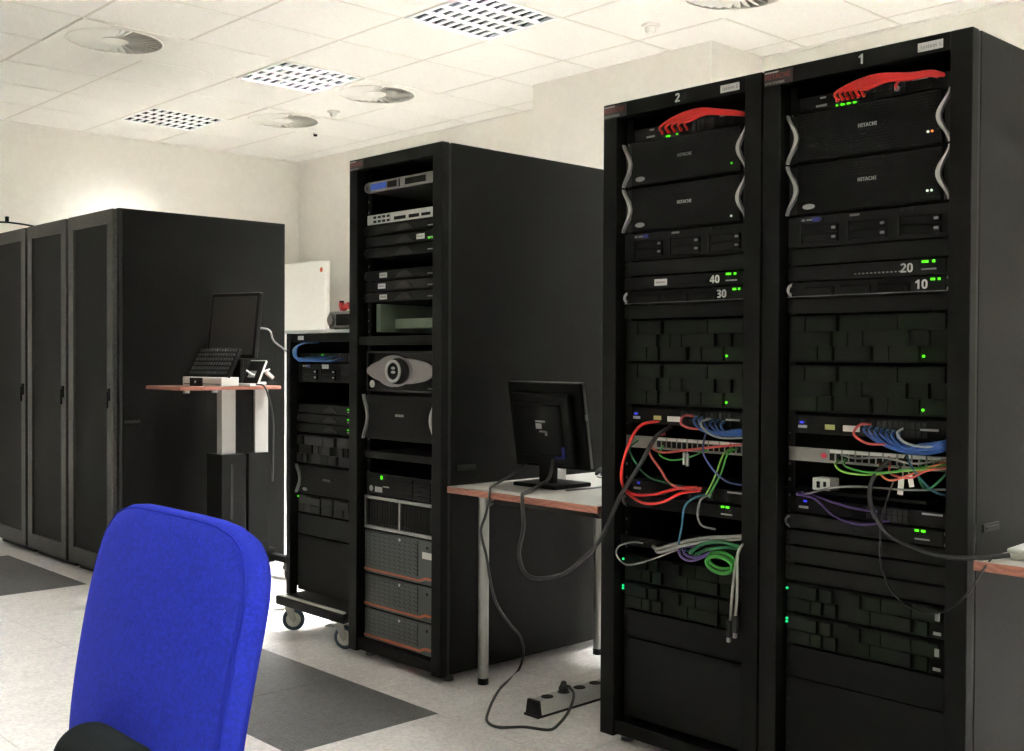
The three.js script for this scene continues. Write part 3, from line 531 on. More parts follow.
// rack 2, middle
for (let k = 0; k < 6; k++) {
  const x = .345 + k * .02, y = 1.062 - k * .002;
  cable('patch_cable', 'blue patch cable sagging from the middle switch of the middle tall rack', 'cable', [[x, y, -.046], [x + .004, y - .008, -.028], [x + .04, 1.03 - k * .001, -.012 + (k % 3) * .004], [.465 + k * .008, 1.016 + k * .003, -.01 + (k % 2) * .006], [.525, 1.019 + k * .003, -.02], [.54, 1.025, -.05]], .0036, M.cBlue, 'blue cables of the middle tall rack', [[[x, y, -.05], .01, .01, .012, M.cTeal]]);
}
[[[[.395, 1.06, -.046], [.394, 1.05, -.004], [.409, 1.031, .002], [.465, 1.01, .002], [.544, 1.012, -.05]], M.cWhite, 'white cable looping over the blue cables in the middle tall rack', .0036],
 [[[.335, 1.066, -.046], [.322, 1.066, -.012], [.318, 1.046, -.004], [.353, 1.032, 0], [.4, 1.03, -.03]], M.cPink, 'small salmon loop beside the blue cables in the middle tall rack', .0036],
 [[[.2, 1.045, -.046], [.155, 1.03, -.012], [.113, .965, 0], [.092, .88, .004], [.1, .835, .006], [.14, .815, .006], [.227, .822, .006], [.31, .846, .002], [.355, .852, -.04]], M.cRed, 'upper red cable looping down the left side of the middle tall rack', .0045],
 [[[.19, 1.045, -.046], [.149, 1.026, -.014], [.102, .932, .002], [.092, .86, .008], [.115, .822, .01], [.187, .792, .012], [.267, .804, .012], [.33, .835, .006], [.365, .843, -.04]], M.cRed, 'lower red cable looping down the left side of the middle tall rack', .0045],
 [[[.23, 1.005, -.04], [.222, 1.0, -.008], [.202, .954, .002], [.248, .902, .006], [.287, .859, .004], [.34, .848, 0], [.37, .85, -.04]], M.cPink, 'red cable slanting across the middle gap of the middle tall rack', .004],
 [[[.19, .97, -.03], [.202, .966, -.004], [.247, .953, .002], [.354, .967, 0], [.46, .983, -.006], [.545, .994, -.05]], M.cPink, 'salmon cable running along the patch panel of the middle tall rack', .0036],
 [[[.49, .98, -.03], [.483, .964, .002], [.456, .903, .004], [.43, .856, .002], [.383, .828, -.04]], M.cLime, 'left green cable falling from the patch panel of the middle tall rack', .003],
 [[[.505, .98, -.03], [.498, .964, .004], [.474, .903, .006], [.44, .85, .004], [.4, .826, -.04]], M.cGreen, 'right green cable falling from the patch panel of the middle tall rack', .003],
 [[[.12, .98, -.04], [.115, .956, -.006], [.157, .903, .002], [.198, .875, .004], [.287, .859, .006], [.355, .842, -.04]], M.cDarkGreen, 'dark green cable crossing from left to middle in the middle tall rack', .003],
 [[[.23, .97, -.03], [.24, .946, 0], [.287, .932, .004], [.354, .944, .002], [.4, .968, -.03]], M.cGreen, 'short green loop under the patch panel of the middle tall rack', .003],
 [[[.4, 1.04, -.03], [.41, .967, .006], [.447, .917, .008], [.5, .882, .004], [.545, .872, -.04]], M.cNavy, 'navy cable dropping from the blue bundle in the middle tall rack', .0032],
 [[[.4, .83, -.04], [.393, .832, .004], [.355, .804, .014], [.337, .733, .012], [.328, .671, .01], [.345, .66, -.01]], M.cTeal, 'teal cable hanging from the lower switch to the shelf in the middle tall rack', .0034],
 [[[.405, .835, -.04], [.402, .823, .004], [.398, .778, .014], [.412, .749, .014], [.458, .741, .008]], M.cGrey, 'grey cable end dangling below the lower switch in the middle tall rack', .0034],
 [[[.2, .655, -.02], [.24, .655, .004], [.328, .686, .008], [.422, .711, .006], [.521, .726, 0], [.545, .73, -.05]], M.cWhite, 'upper white cable lying across the shelf of the middle tall rack', .0055],
 [[[.21, .652, -.018], [.25, .646, .012], [.335, .676, .016], [.43, .702, .014], [.521, .717, .006], [.545, .722, -.05]], M.cWhite, 'lower white cable lying across the shelf of the middle tall rack', .005],
 [[[.36, .682, -.02], [.328, .671, .01], [.338, .649, .018], [.376, .639, .02], [.422, .656, .018], [.45, .68, -.01]], M.cPurple, 'outer purple cable loop on the shelf of the middle tall rack', .0042],
 [[[.38, .68, -.02], [.345, .672, .012], [.36, .655, .022], [.4, .652, .022], [.44, .672, .012], [.46, .69, -.01]], M.cPurple, 'inner purple cable loop on the shelf of the middle tall rack', .0038],
 [[[.37, .655, -.01], [.376, .664, .018], [.431, .697, .024], [.5, .709, .02], [.535, .7, .006], [.545, .69, -.04]], M.cDarkGreen, 'upper green cable coil strand on the shelf of the middle tall rack', .006],
 [[[.39, .655, -.008], [.4, .66, .022], [.45, .684, .028], [.51, .696, .022], [.54, .69, -.02]], M.cDarkGreen, 'second green cable coil strand on the shelf of the middle tall rack', .0055],
 [[[.16, .66, -.02], [.141, .664, .006], [.084, .641, .012], [.079, .62, .014], [.116, .593, .016], [.218, .619, .016], [.297, .653, .012], [.32, .665, -.01]], M.cWhite, 'thin white cable looping below the shelf at the left of the middle tall rack', .0026],
].forEach(([pts, m, lab, r]) => cable('patch_cable', lab, 'cable', pts, r, m));
{
  for (const [dy, r, lab] of [[0, .0062, 'thicker green cable ring hanging off the shelf of the middle tall rack'], [.012, .005, 'thinner green cable ring hanging off the shelf of the middle tall rack']]) {
    const pts = []; for (let i = 0; i <= 24; i++) { const a = i / 24 * Math.PI * 2; pts.push([.483 + .05 * Math.cos(a), .642 + dy + .024 * Math.sin(a), .02 + .006 * Math.sin(a + 1) - dy * .6]); }
    cable('cable_ring', lab, 'cable', pts, r, M.cGreen);
  }
  cable('hanging_cable', 'left white cable with black plug hanging down the front of the middle tall rack', 'cable', [[.545, .72, -.03], [.547, .69, .016], [.531, .58, .022], [.523, .483, .022]], .0042, M.cWhite, null, [[[.521, .462, .022], .014, .05, .014, M.plastic], [[.519, .431, .022], .01, .016, .01, M.zinc]]);
  cable('hanging_cable', 'right white cable with black plug hanging down the front of the middle tall rack', 'cable', [[.548, .72, -.03], [.55, .69, .022], [.55, .59, .026], [.545, .505, .026]], .0042, M.cWhite, null, [[[.5445, .48, .026], .014, .05, .014, M.plastic], [[.543, .448, .026], .01, .016, .01, M.zinc]]);
  cable('power_cable', 'thick black cable looping below the monitor table into the middle tall rack', 'cable', [[-.445, .87, -.23], [-.44, .8, -.2], [-.45, .774, -.15], [-.43, .768, -.1], [-.4, .767, -.05], [-.375, .766, -.008], [-.345, .745, .022], [-.33, .66, .03], [-.351, .56, .03], [-.311, .498, .03], [-.154, .521, .03], [-.06, .58, .03], [.024, .66, .03], [.109, .807, .03], [.19, .916, .028], [.235, 1.0, .01], [.25, 1.03, -.045]], .0066, M.cBlack, null, null, 10);
  const t = thing('cable_clip', 'pair of small white clips hanging in the gap under the middle tall rack patch panel', 'clip', [.345, .94, .004]); mesh('clip', rbox(.009, .038, .008, .002, -.006, 0, 0), M.cWhite, t); mesh('clip', rbox(.009, .038, .008, .002, .006, -.004, 0), M.cWhite, t); mesh('tie', box(.003, .03, .002, 0, .03, -.006), M.cWhite, t);
}

// ---------------------------------------------------------------- the unnumbered rack's equipment
{
  const t = thing('rack_appliance', 'silver one-unit appliance with a blue display, topmost in the unnumbered rack', 'appliance', at(XM, 1.912));
  mesh('chassis', rbox(.44, .044, .5, .002, 0, .022, FZ - .258), M.gearGrey, t);
  mesh('front', rbox(.46, .044, .012, .003, 0, .022, FZ - .004), M.steel, t);
  mesh('display', rbox(.105, .026, .003, .001, -.15, .022, FZ + .003), M.blueLcd, t).userData.label = 'blue display';
  mesh('keypad', rbox(.06, .026, .003, .001, -.06, .022, FZ + .003), M.gear, t);
  mesh('slot', box(.006, .03, .004, -.012, .022, FZ + .002), M.black, t);
  mesh('grille', rbox(.13, .026, .003, .002, .09, .022, FZ + .003), M.perf, t);
  for (const s of [-1, 1]) mesh('ear_handle', new THREE.TorusGeometry(.016, .004, 8, 16, Math.PI).rotateZ(s > 0 ? -Math.PI / 2 : Math.PI / 2).translate(s * .2245, .022, FZ + .002), M.silver, t);
  netSwitch('white one-unit switch with black sockets in the unnumbered rack', XM, 1.781, 1.824, { pale: true, ports: [-.2, -.08, 4], frame: M.paleSilver, plates: [[-.02, .016, .075, .014, M.black], [.07, .016, .065, .014, M.black], [.145, .016, .055, .012, M.black]] });
  ['upper', 'middle', 'lower'].forEach((w, i) => server1U(w + ' of three dark servers stacked under the white switch', XM, 1.735 - i * .046, 1.778 - i * .046, { arc: M.gearGrey, mat: M.panel, ears: i === 1 ? null : M.gearGrey, leds: i === 1 ? [[.178, .012, .012, M.ledGreen], [.2, .012, .01, M.ledGreen]] : [], sticker: i === 1 ? .125 : undefined, tag: .19 }));
  ['upper', 'middle', 'lower'].forEach((w, i) => server1U(w + ' of three dark servers with white stickers at the left', XM, 1.5505 - i * .044, 1.593 - i * .044, { arc: M.gearGrey, mat: M.panel, ears: i === 1 ? null : M.gearGrey, sticker: i === 1 ? -.125 : -.115, tag: .19 }));
  const s = thing('slide_tray', 'empty greenish metal slide tray in the unnumbered rack', 'tray', at(XM, 1.34));
  mesh('tray_front', rbox(.44, .04, .006, .001, 0, .04, FZ - .13), M.greenTray, s); mesh('tray_floor', box(.43, .003, .4, 0, .022, FZ - .33), M.greenTray, s);
  each('slide', [span(-.232, -.205, .005, .12, FZ - .5, FZ - .05), span(.205, .232, .005, .12, FZ - .5, FZ - .05)], M.greenTray, s);
  // the array with the eye-shaped ornament
  const e = thing('storage_server', 'black storage server with a grey eye-shaped ornament', 'storage server', at(XM, 1.097)), eh = .172;
  body(e, eh);
  mesh('front', rbox(.45, eh - .004, .012, .003, 0, eh / 2, FZ - .006), M.blackGloss, e);
  each('border', [span(-.225, .225, eh - .012, eh - .004, FZ, FZ + .004), span(-.225, .225, .004, .012, FZ, FZ + .004), span(-.225, -.218, .004, eh - .004, FZ, FZ + .004), span(.218, .225, .004, eh - .004, FZ, FZ + .004)], M.gearGrey, e);
  // ornament: ridged wings left and right of a lid with iris and ring
  const wing = (x0, x1, h) => { const a = [], b = [], n = 18; for (let i = 0; i <= n; i++) { const q = i / n, y = h * Math.sqrt(Math.max(0, 1 - Math.pow(q, 1.7))); a.push([x0 + (x1 - x0) * q, -y]); b.unshift([x0 + (x1 - x0) * q, y]); } const p = [...a, ...b.slice(1)]; return x1 < x0 ? p.reverse() : p; };
  const up = (g) => g.translate(0, eh / 2 + .002, 0);
  each('ornament_ridge', [[.02, .219, .05, 0], [.095, .2195, .0435, .004], [.14, .22, .037, .008], [.178, .2205, .026, .012], [-.06, -.219, .047, 0], [-.15, -.2195, .026, .004]].map(([a, b, h, z]) => up(extrude(wing(a, b, h), .003, FZ + z, .0012))), M.eyeGrey, e);
  mesh('ornament_lid', up(extrude(ellipse(.114, .061, 48), .008, FZ + .004, .002).translate(-.036, 0, 0)), M.eyeGrey, e);
  mesh('iris', up(extrude(ellipse(.072, .052, 48), .003, FZ + .0135).translate(-.002, 0, 0)), M.blackGloss, e);
  const ring = new THREE.Shape(ellipse(.049, .0445).map(([x, y]) => new THREE.Vector2(x, y))); ring.holes.push(new THREE.Path(ellipse(.039, .035).map(([x, y]) => new THREE.Vector2(x, y))));
  mesh('pupil_ring', up(extrude(ring, .004, FZ + .017, .0008).translate(-.028, 0, 0)), M.silver, e);
  each('painted_glint', [up(extrude(ellipse(.014, .006, 16), .002, FZ + .0166).translate(-.028, -.004, 0)), up(extrude(ellipse(.012, .006, 16), .002, FZ + .0166).translate(-.028, .012, 0))], M.dimText, e);  // highlight in the pupil, painted as two pale ellipses
  mesh('oval_sticker', extrude(ellipse(.017, .015), .002, FZ).translate(-.19, .034, 0), M.sticker, e);
  mesh('lettering', box(.035, .006, .001, .185, .022, FZ + .0005), M.dimText, e);
  bezel('bow-handled disk array in the unnumbered rack, under the eye-ornament server', XM, .905, 1.09, [], false);
  server1U('slim black switch with a light stripe under the bow-handled array', XM, .826, .858, { mat: M.gear, ears: null, leds: [], vents: 2 }).children.length;
  const v = thing('rack_server', 'dark two-unit server with one green light above the silver drive cage', 'server', at(XM, .676)), vh = .094;
  body(v, vh); mesh('front', rbox(.46, vh - .004, .012, .003, 0, vh / 2, FZ - .006), M.gear, v);
  mesh('lid_edge', box(.45, .004, .012, 0, vh - .004, FZ), M.gearGrey, v);
  for (const bx of [.03, .14]) for (let r = 0; r < 4; r++) mesh('disk_bay', rbox(.1, .017, .005, .002, bx, .014 + r * .019, FZ + .001), M.black, v);
  mesh('status_light', rbox(.012, .014, .004, .002, -.125, .076, FZ + .001), M.ledGreen, v);
  each('sticker', [rbox(.05, .022, .0015, .002, -.145, .026, FZ + .0008), cylZ(.012, .0015, -.195, .028, FZ + .0008, 16)], M.dimText, v);
  mesh('lettering', box(.04, .005, .0015, -.095, .04, FZ + .0008), M.dimText, v);
  const c = thing('drive_cage', 'silver-framed drive cage split in two halves of upright drives', 'drive cage', at(XM, .539)), ch = .134;
  body(c, ch); mesh('back_plate', box(.46, ch - .01, .004, 0, ch / 2, FZ - .008), M.gear, c);
  each('frame', [span(-.235, .235, ch - .012, ch, FZ - .006, FZ + .006), span(-.235, .235, 0, .012, FZ - .006, FZ + .006), span(-.235, -.224, 0, ch, FZ - .006, FZ + .006), span(.224, .235, 0, ch, FZ - .006, FZ + .006), span(-.005, .005, 0, ch, FZ - .006, FZ + .006)], M.steel, c);
  const dg = merge([rbox(.0165, ch - .03, .01, .002, 0, ch / 2, FZ)]), lg = merge([box(.008, .01, .004, 0, .022, FZ + .006)]);
  for (let k = 0; k < 24; k++) { const x = k < 12 ? -.21 + k * .0178 : .017 + (k - 12) * .0178; const d = share('drive', dg, M.panel, c, x, 0, 0); share('drive_latch', lg, M.gearGrey, d, 0, 0, 0); }
  [[.354, .532, 'tallest orange-trimmed storage box, with a white sticker'], [.211, .352, 'middle orange-trimmed storage box in the unnumbered rack'], [.08, .209, 'lowest orange-trimmed storage box, at the foot of the rack']].forEach(([y0, y1, lab], i) => {
    const h = y1 - y0, b = thing('storage_box', lab, 'storage', at(XM, y0));
    body(b, h); mesh('front', rbox(FW, h - .005, .014, .003, 0, h / 2, FZ - .007), M.storage, b);
    mesh('mesh_panel', rbox(.345, h - .04, .004, .001, -.06, h / 2 + .012, FZ + .001), M.storageMesh, b);
    mesh('orange_trim', extrude([[-.238, .013], [.13, .013], [.165, .025], [.238, .025], [.238, .0335], [.16, .0335], [.125, .0205], [-.238, .02]], .005, FZ, .0006), M.orange, b).userData.label = 'orange trim strip';
    mesh('button', cylZ(.006, .003, .0, h - .018, FZ + .004, 10), M.silver, b); mesh('key_lock', cylZ(.006, .003, .17, h - .03, FZ + .001, 10), M.gearGrey, b);
    if (!i) mesh('sticker', rbox(.06, .026, .0015, .002, .17, h * .66, FZ + .001), M.sticker, b);
  });
}

// ---------------------------------------------------------------- rolling rack cart
{
  const t = thing('rack_cart', 'small open server rack on a wheeled black platform, left of the tall rack', 'cart', [-1.695, 0, CZF]);
  const W = .263;
  for (const s of [-1, 1]) {
    const p = mesh('post', [span(s * W - .016, s * W + .016, .165, 1.345, -.04, -.002), span(s * W - .016, s * W + .016, .165, 1.345, -.66, -.62)], M.gear, t);
    tiny('post_holes', Array.from({ length: 25 }, (_, i) => box(.007, .01, .002, s * (W - .004), .2 + i * .0445, -.0015)), M.groove, p);
    each('side_rail', [span(s * W - .015, s * W + .015, .2, .24, -.62, -.04), span(s * W - .015, s * W + .015, 1.28, 1.32, -.62, -.04)], M.gear, t);
  }
  for (const s of [-1, 1]) mesh('side_panel', span(s * .268 - .003, s * .268 + .003, .24, 1.28, -.62, -.04), M.rackIn, t);
  mesh('back_panel', span(-.25, .25, .17, 1.34, -.67, -.662), M.rackIn, t);
  mesh('header', [rbox(.48, .038, .02, .002, 0, 1.325, -.018)], M.gear, t);
  mesh('top_plate', rbox(.55, .014, .68, .003, 0, 1.352, -.33), M.paleSilver, t);
  mesh('label_sticker', rbox(.046, .018, .0015, .001, -.17, 1.325, -.0075), M.sticker, t);
  mesh('platform', [rbox(.53, .04, .78, .006, -.004, .146, -.33)], M.black, t); mesh('platform_edge', rbox(.5, .008, .016, .001, 0, .17, .045), M.paleSilver, t);
  for (const [x, z, a] of [[-.25, .0, .9], [.175, .01, .5], [-.22, -.64, .4], [.2, -.64, 1.2]]) {
    const c = mesh('caster', [box(.07, .006, .06, 0, .123, 0), cyl(.02, .016, 0, .114, 0, 16), extrude([[-.02, .11], [.02, .11], [.035, .05], [.022, .038], [.008, .05]], .004, .016), extrude([[-.02, .11], [.02, .11], [.035, .05], [.022, .038], [.008, .05]], .004, -.02), box(.045, .006, .03, -.045, .096, 0)], M.zinc, t);
    c.position.set(x, 0, z); c.rotation.y = a;
    mesh('tyre', [new THREE.TorusGeometry(.04, .011, 10, 28).translate(.02, .051, 0)], M.blueRubber, c); mesh('hub', cylZ(.033, .02, .02, .051, 0, 20), M.offWhite, c);
  }
  blank('upper plain blanking panel on the wheeled rack cart', CX, .44, .535, CZF, M.panel); blank('lower large blanking panel on the wheeled rack cart', CX, .185, .437, CZF, M.panel);
  netSwitch('black switch with a tangle of blue cables on the wheeled rack cart', CX, 1.215, 1.258, { z: CZF, ports: [-.16, .2, 16], plates: [[.19, .03, .02, .008, M.dimText]], leds: [[-.06, .034, .014, M.ledGreen]] });
  serverBays('two-unit server with six bays and a white sticker on the wheeled rack cart', CX, 1.126, 1.212, { z: CZF, sticker: true });
  ['top', 'middle', 'bottom'].forEach((w, i) => server1U(w + ' of three slim servers with green lights on the wheeled rack cart', CX, .989 - i * .044, 1.031 - i * .044, { z: CZF, arc: M.gearGrey, mat: M.panel, ears: M.gearGrey, leds: [[.165, .026, .03, M.ledGreen], [.172, .016, .014, M.ledGreen]], tag: .17 }));
  const mats = [M.gearGrey, M.panel, M.gearGrey];
  blocks('disk array with a chequered block bezel, upper one on the wheeled rack cart', CX, .762, .893, 3, false, { z: CZF, mats, back: M.groove, leds: [], seed: 41 });
  bezel('bow-handled disk array on the wheeled rack cart', CX, .625, .758, [], true, CZF);
  blocks('disk array with a chequered block bezel, lower one on the wheeled rack cart', CX, .538, .622, 2, false, { z: CZF, mats, back: M.groove, leds: [[-.21, .075, M.ledGreen]], seed: 57 });
  for (let k = 0; k < 6; k++) {
    const x0 = -1.86 + k * .006, x = -1.82 + k * .045, y = 1.244 - (k % 2) * .012;
    cable('patch_cable', 'blue patch cable looping out of the switch on the wheeled cart', 'cable', [[x, y, CZF - .05], [x - .012, y - .01, CZF + .004], [x - .05 - k * .02, 1.236 - k * .002, CZF + .016 + (k % 3) * .004], [x0 - .02, 1.25 - k * .004, CZF + .02], [x0 - .032, 1.275 + k * .002, CZF + .012], [x0 - .004, 1.3 + k * .001, CZF - .02], [x0 + .03, 1.306, CZF - .06]], .0042, k % 3 ? M.cBlue : M.cTeal, 'blue cables on the wheeled cart');
  }
  const p = thing('projector', 'small grey and black projector on top of the wheeled rack cart', 'projector', [-1.585, 1.36, -.2]);
  mesh('case', rbox(.26, .075, .2, .012, 0, .042, 0), M.greyPaint, p); mesh('front_panel', rbox(.17, .05, .006, .004, .02, .042, .1), M.black, p); mesh('lens', [cylZ(.022, .02, -.1, .042, .1), cylZ(.03, .006, -.1, .042, .1)], M.steel, p);
  each('foot', [cyl(.012, .008, -.1, .003, .07, 12), cyl(.012, .008, .1, .003, .07, 12), cyl(.012, .008, 0, .003, -.07, 12)], M.black, p);
  cable('strap', 'crumpled red strap lying on the grey projector', 'strap', [[-1.655, 1.446, -.14], [-1.66, 1.47, -.135], [-1.645, 1.462, -.13], [-1.62, 1.452, -.12], [-1.6, 1.468, -.13], [-1.57, 1.456, -.12], [-1.53, 1.466, -.14], [-1.49, 1.46, -.16]], .013, M.cRed, null, [[[-1.66, 1.478, -.135], .018, .018, .014, M.black]]);
  const g = thing('adapter', 'grey adapter block behind the red strap on the projector', 'adapter', [-1.5, 1.4395, -.22]); mesh('case', rbox(.1, .04, .06, .008, 0, .021, 0), M.gearGrey, g); mesh('cord', tube([[-.05, .015, 0], [-.07, .01, .02], [-.08, .006, .05]], .003), M.cBlack, g);
}

// ---------------------------------------------------------------- row of mesh-door cabinets
{
  const labs = ['rightmost tall cabinet with a mesh door, showing its broad dark side', 'middle tall cabinet with a mesh door', 'leftmost tall cabinet with a mesh door, cut by the photo edge'];
  for (let i = 0; i < 3; i++) {
    const W = .643, H = 2.045, ZF = .1, ZB = -.963, t = thing('server_cabinet', labs[i], 'cabinet', [-3.463 - W * (i + 1), 0, 0], 0, 'mesh-door cabinets in a row');
    mesh('carcass', [span(.002, .022, .04, H, ZB, ZF - .05), span(W - .022, W - .002, .04, H, ZB, ZF - .05), span(.022, W - .022, H - .02, H, ZB, ZF - .05), span(.022, W - .022, .04, .06, ZB, ZF - .05), span(.022, W - .022, .06, H - .02, ZB, ZB + .02)], M.rack, t);
    mesh('front_post', [span(.002, .03, .03, H, ZF - .046, ZF - .028), span(W - .03, W - .002, .03, H, ZF - .046, ZF - .028), span(.03, W - .03, H - .02, H, ZF - .046, ZF - .028)], M.groove, t);
    mesh('plinth', span(.03, W - .03, 0, .04, ZB + .05, ZF - .06), M.groove, t);
    const S = .07, dx0 = .014, dx1 = W - .026, dy0 = .045, dy1 = H - .004;
    const d = mesh('door', [span(dx0, dx0 + S, dy0, dy1, ZF - .026, ZF), span(dx1 - S, dx1, dy0, dy1, ZF - .026, ZF), span(dx0 + S, dx1 - S, dy1 - .075, dy1, ZF - .026, ZF), span(dx0 + S, dx1 - S, dy0, dy0 + .09, ZF - .026, ZF)], M.cabFrame, t);
    mesh('door_mesh', span(dx0 + S, dx1 - S, dy0 + .09, dy1 - .075, ZF - .018, ZF - .012), M.cabMesh, d);
    mesh('handle', [rbox(.03, .07, .012, .004, dx1 - S * .52, 1.03, ZF + .006), rbox(.016, .09, .012, .004, dx1 - S * .52, 1.0, ZF + .014)], M.gear, d);
    const s = mesh('side_latch', [rbox(.006, .014, .09, .002, W + .0005, .88, .0)], M.gearGrey, t); s.visible = i === 0; if (i) t.remove(s);
  }
  const r = thing('cable_guide', 'thin dark rod sticking up on top of the leftmost cabinet', 'rod', [-5.2, 2.045, -.02]);
  mesh('rod', tube([[-.12, .078, .115], [0, .069, .085], [.2, .038, .01], [.27, .022, -.02]], .006), M.gear, r); mesh('clamp', rbox(.03, .03, .03, .004, .28, .0155, -.025), M.gear, r); mesh('tip', rbox(.022, .035, .022, .006, .005, .09, .085), M.gear, r);
}

// ---------------------------------------------------------------- standing desk with old computer
{
  const t = thing('standing_desk', 'tall narrow standing desk on a silver and black column, beside the mesh-door cabinets', 'desk', [-3.16, 0, -.33]);
  mesh('desktop', rbox(.4, .018, .6, .003, .0, 1.072, 0), M.wood, t);
  each('clamp', [rbox(.02, .014, .03, .003, .19, 1.0555, .26), rbox(.02, .014, .03, .003, .19, 1.0555, .1)], M.steel, t);
  for (const z of [-.06, -.265]) mesh('upper_column', extrude([[-.04, 0], [.04, 0], [.04, .36], [-.04, .36]], .05, 0, .002).rotateY(Math.PI / 2).translate(0, .702, z), M.greyPaint, t);
  mesh('column_infill', span(-.03, .035, .705, 1.062, -.23, -.085), M.black, t);
  each('lower_column', [rbox(.17, .55, .15, .004, 0, .43, -.075), rbox(.15, .55, .13, .004, 0, .43, -.235)], M.gear, t);
  mesh('crank_slot', [box(.003, .3, .016, .0865, .5, -.06), box(.004, .03, .02, .0865, .6, -.06)], M.gearGrey, t);
  mesh('base', [rbox(.08, .05, .7, .006, 0, .13, -.02), rbox(.16, .06, .3, .006, 0, .18, -.15)], M.gear, t);
  for (const z of [-.35, .3]) {
    mesh('foot_bar', rbox(.5, .035, .05, .006, .02, .11, z), M.gear, t);
    for (const x of [-.2, .2]) { const c = mesh('caster', [box(.05, .02, .035, x, .085, z), box(.03, .03, .04, x, .065, z)], M.steel, t); mesh('wheel', cylZ(.032, .026, x + .005, .032, z, 20), M.rubber, c); }
  }
  const Y = 1.081;
  const m = thing('monitor', 'black flat monitor standing on the standing desk', 'monitor', [-3.22, Y, -.478], .3);
  mesh('stand_base', rbox(.2, .014, .16, .006, 0, .007, -.03), M.black, m); mesh('stand_neck', rbox(.06, .2, .03, .005, 0, .11, -.04), M.black, m);
  const hd = mesh('bezel', [rbox(.36, .37, .03, .006, 0, .335, 0), rbox(.26, .24, .05, .02, 0, .33, -.035)], M.black, m); hd.rotation.x = -.13; hd.position.z = .03;
  mesh('screen', span(-.162, .162, .172, .5, .0145, .0165), M.screen, hd); mesh('bezel_edge', span(-.178, .178, .514, .521, -.01, .014), M.steel, hd);
  const k = thing('keyboard', 'dark keyboard propped upright on a pale box in front of the desk monitor', 'keyboard', [-3.12, Y, -.27], .2);
  const kb = mesh('case', rbox(.32, .026, .18, .005, 0, 0, 0), M.black, k); kb.position.set(-.0, .12, -.05); kb.rotation.x = 1.05;
  const kg = merge(rbox(.016, .008, .018, .002, 0, .018, 0)); for (let r = 0; r < 6; r++) for (let c = 0; c < 14; c++) share('key', kg, M.keycap, kb, -.141 + c * .0217, 0, -.075 + r * .028);
  const b = thing('switch_box', 'pale low box under the propped keyboard on the standing desk', 'box', [-3.12, Y, -.27], .2);
  mesh('case', rbox(.32, .048, .12, .004, 0, .025, -.02), M.offWhite, b); mesh('front_line', box(.3, .004, .002, 0, .012, .0405), M.gearGrey, b);
  const a = thing('adapter', 'small black box standing before the pale box on the standing desk', 'adapter', [-3.115, Y, -.2], .2); mesh('case', rbox(.1, .046, .012, .004, 0, .0235, 0), M.plastic, a); mesh('emblem', cylZ(.007, .002, 0, .024, .0065, 14), M.dimText, a);
  const d = thing('document_holder', 'slanted dark clipboard with a white edge beside the propped keyboard', 'clipboard', [-3.04, Y, -.48], .3);
  const dp = mesh('board', rbox(.11, .16, .008, .002, 0, .075, 0), M.panel, d); dp.rotation.x = -.5; each('edge', [box(.005, .16, .01, .055, .075, .0), box(.11, .005, .01, 0, .155, 0)], M.offWhite, dp); mesh('note', box(.05, .04, .001, -.01, .07, .005), M.dimText, dp);
  const w = thing('paper_pad', 'thin white pad lying at the right of the standing desk', 'pad', [-2.99, Y, -.43], .3); mesh('sheets', rbox(.11, .012, .06, .002, 0, .0065, 0), M.offWhite, w); mesh('cover', box(.11, .0015, .06, 0, .0133, 0), M.sticker, w);
  const pl = thing('cable_plug', 'white cable plugs bunched at the right end of the standing desk', 'plug', [-3.04, Y, -.585]);
  mesh('plug', rbox(.02, .02, .055, .004, 0, .03, .0).rotateX(-.7).translate(0, .035, 0), M.offWhite, pl); mesh('plug', rbox(.018, .018, .05, .004, 0, .012, .03), M.offWhite, pl); mesh('plug_lead', tube([[0, .09, -.02], [.0, .075, .03], [0, .06, .08], [.01, .085, .13]], .005), M.offWhite, pl);
  cable('signal_cable', 'grey cable from the desk monitor to the red and white pole', 'cable', [[-3.06, 1.4, -.56], [-3.07, 1.39, -.62], [-3.12, 1.33, -.68], [-3.1, 1.26, -.76], [-3.14, 1.1, -.82], [-3.17, .8, -.83]], .005, M.cGrey);
  cable('signal_cable', 'black cable dangling from the standing desk edge', 'cable', [[-2.95, 1.09, -.45], [-2.93, 1.085, -.5], [-2.925, 1.02, -.53], [-2.93, .9, -.56], [-2.96, .75, -.58], [-3.0, .55, -.6]], .005, M.cBlack);
  const p = thing('barrier_pole', 'thin red and white banded pole standing behind the standing desk', 'pole', [-3.215, 0, -.87]);
  mesh('base', [cyl(.06, .02, 0, .01, 0, 28), cyl(.03, .03, 0, .035, 0, 20)], M.rubber, p);
  [[.03, .62, M.zinc], [.62, .7, M.offWhite], [.7, .93, M.zinc], [.93, 1.06, M.poleRed], [1.06, 1.12, M.offWhite], [1.12, 1.16, M.poleRed], [1.16, 1.3, M.offWhite]].forEach(([y0, y1, q]) => mesh('pole_section', cyl(.015, y1 - y0, 0, (y0 + y1) / 2, 0, 14), q, p));
  mesh('cap', new THREE.SphereGeometry(.018, 14, 8).translate(0, 1.3, 0), M.offWhite, p);
}

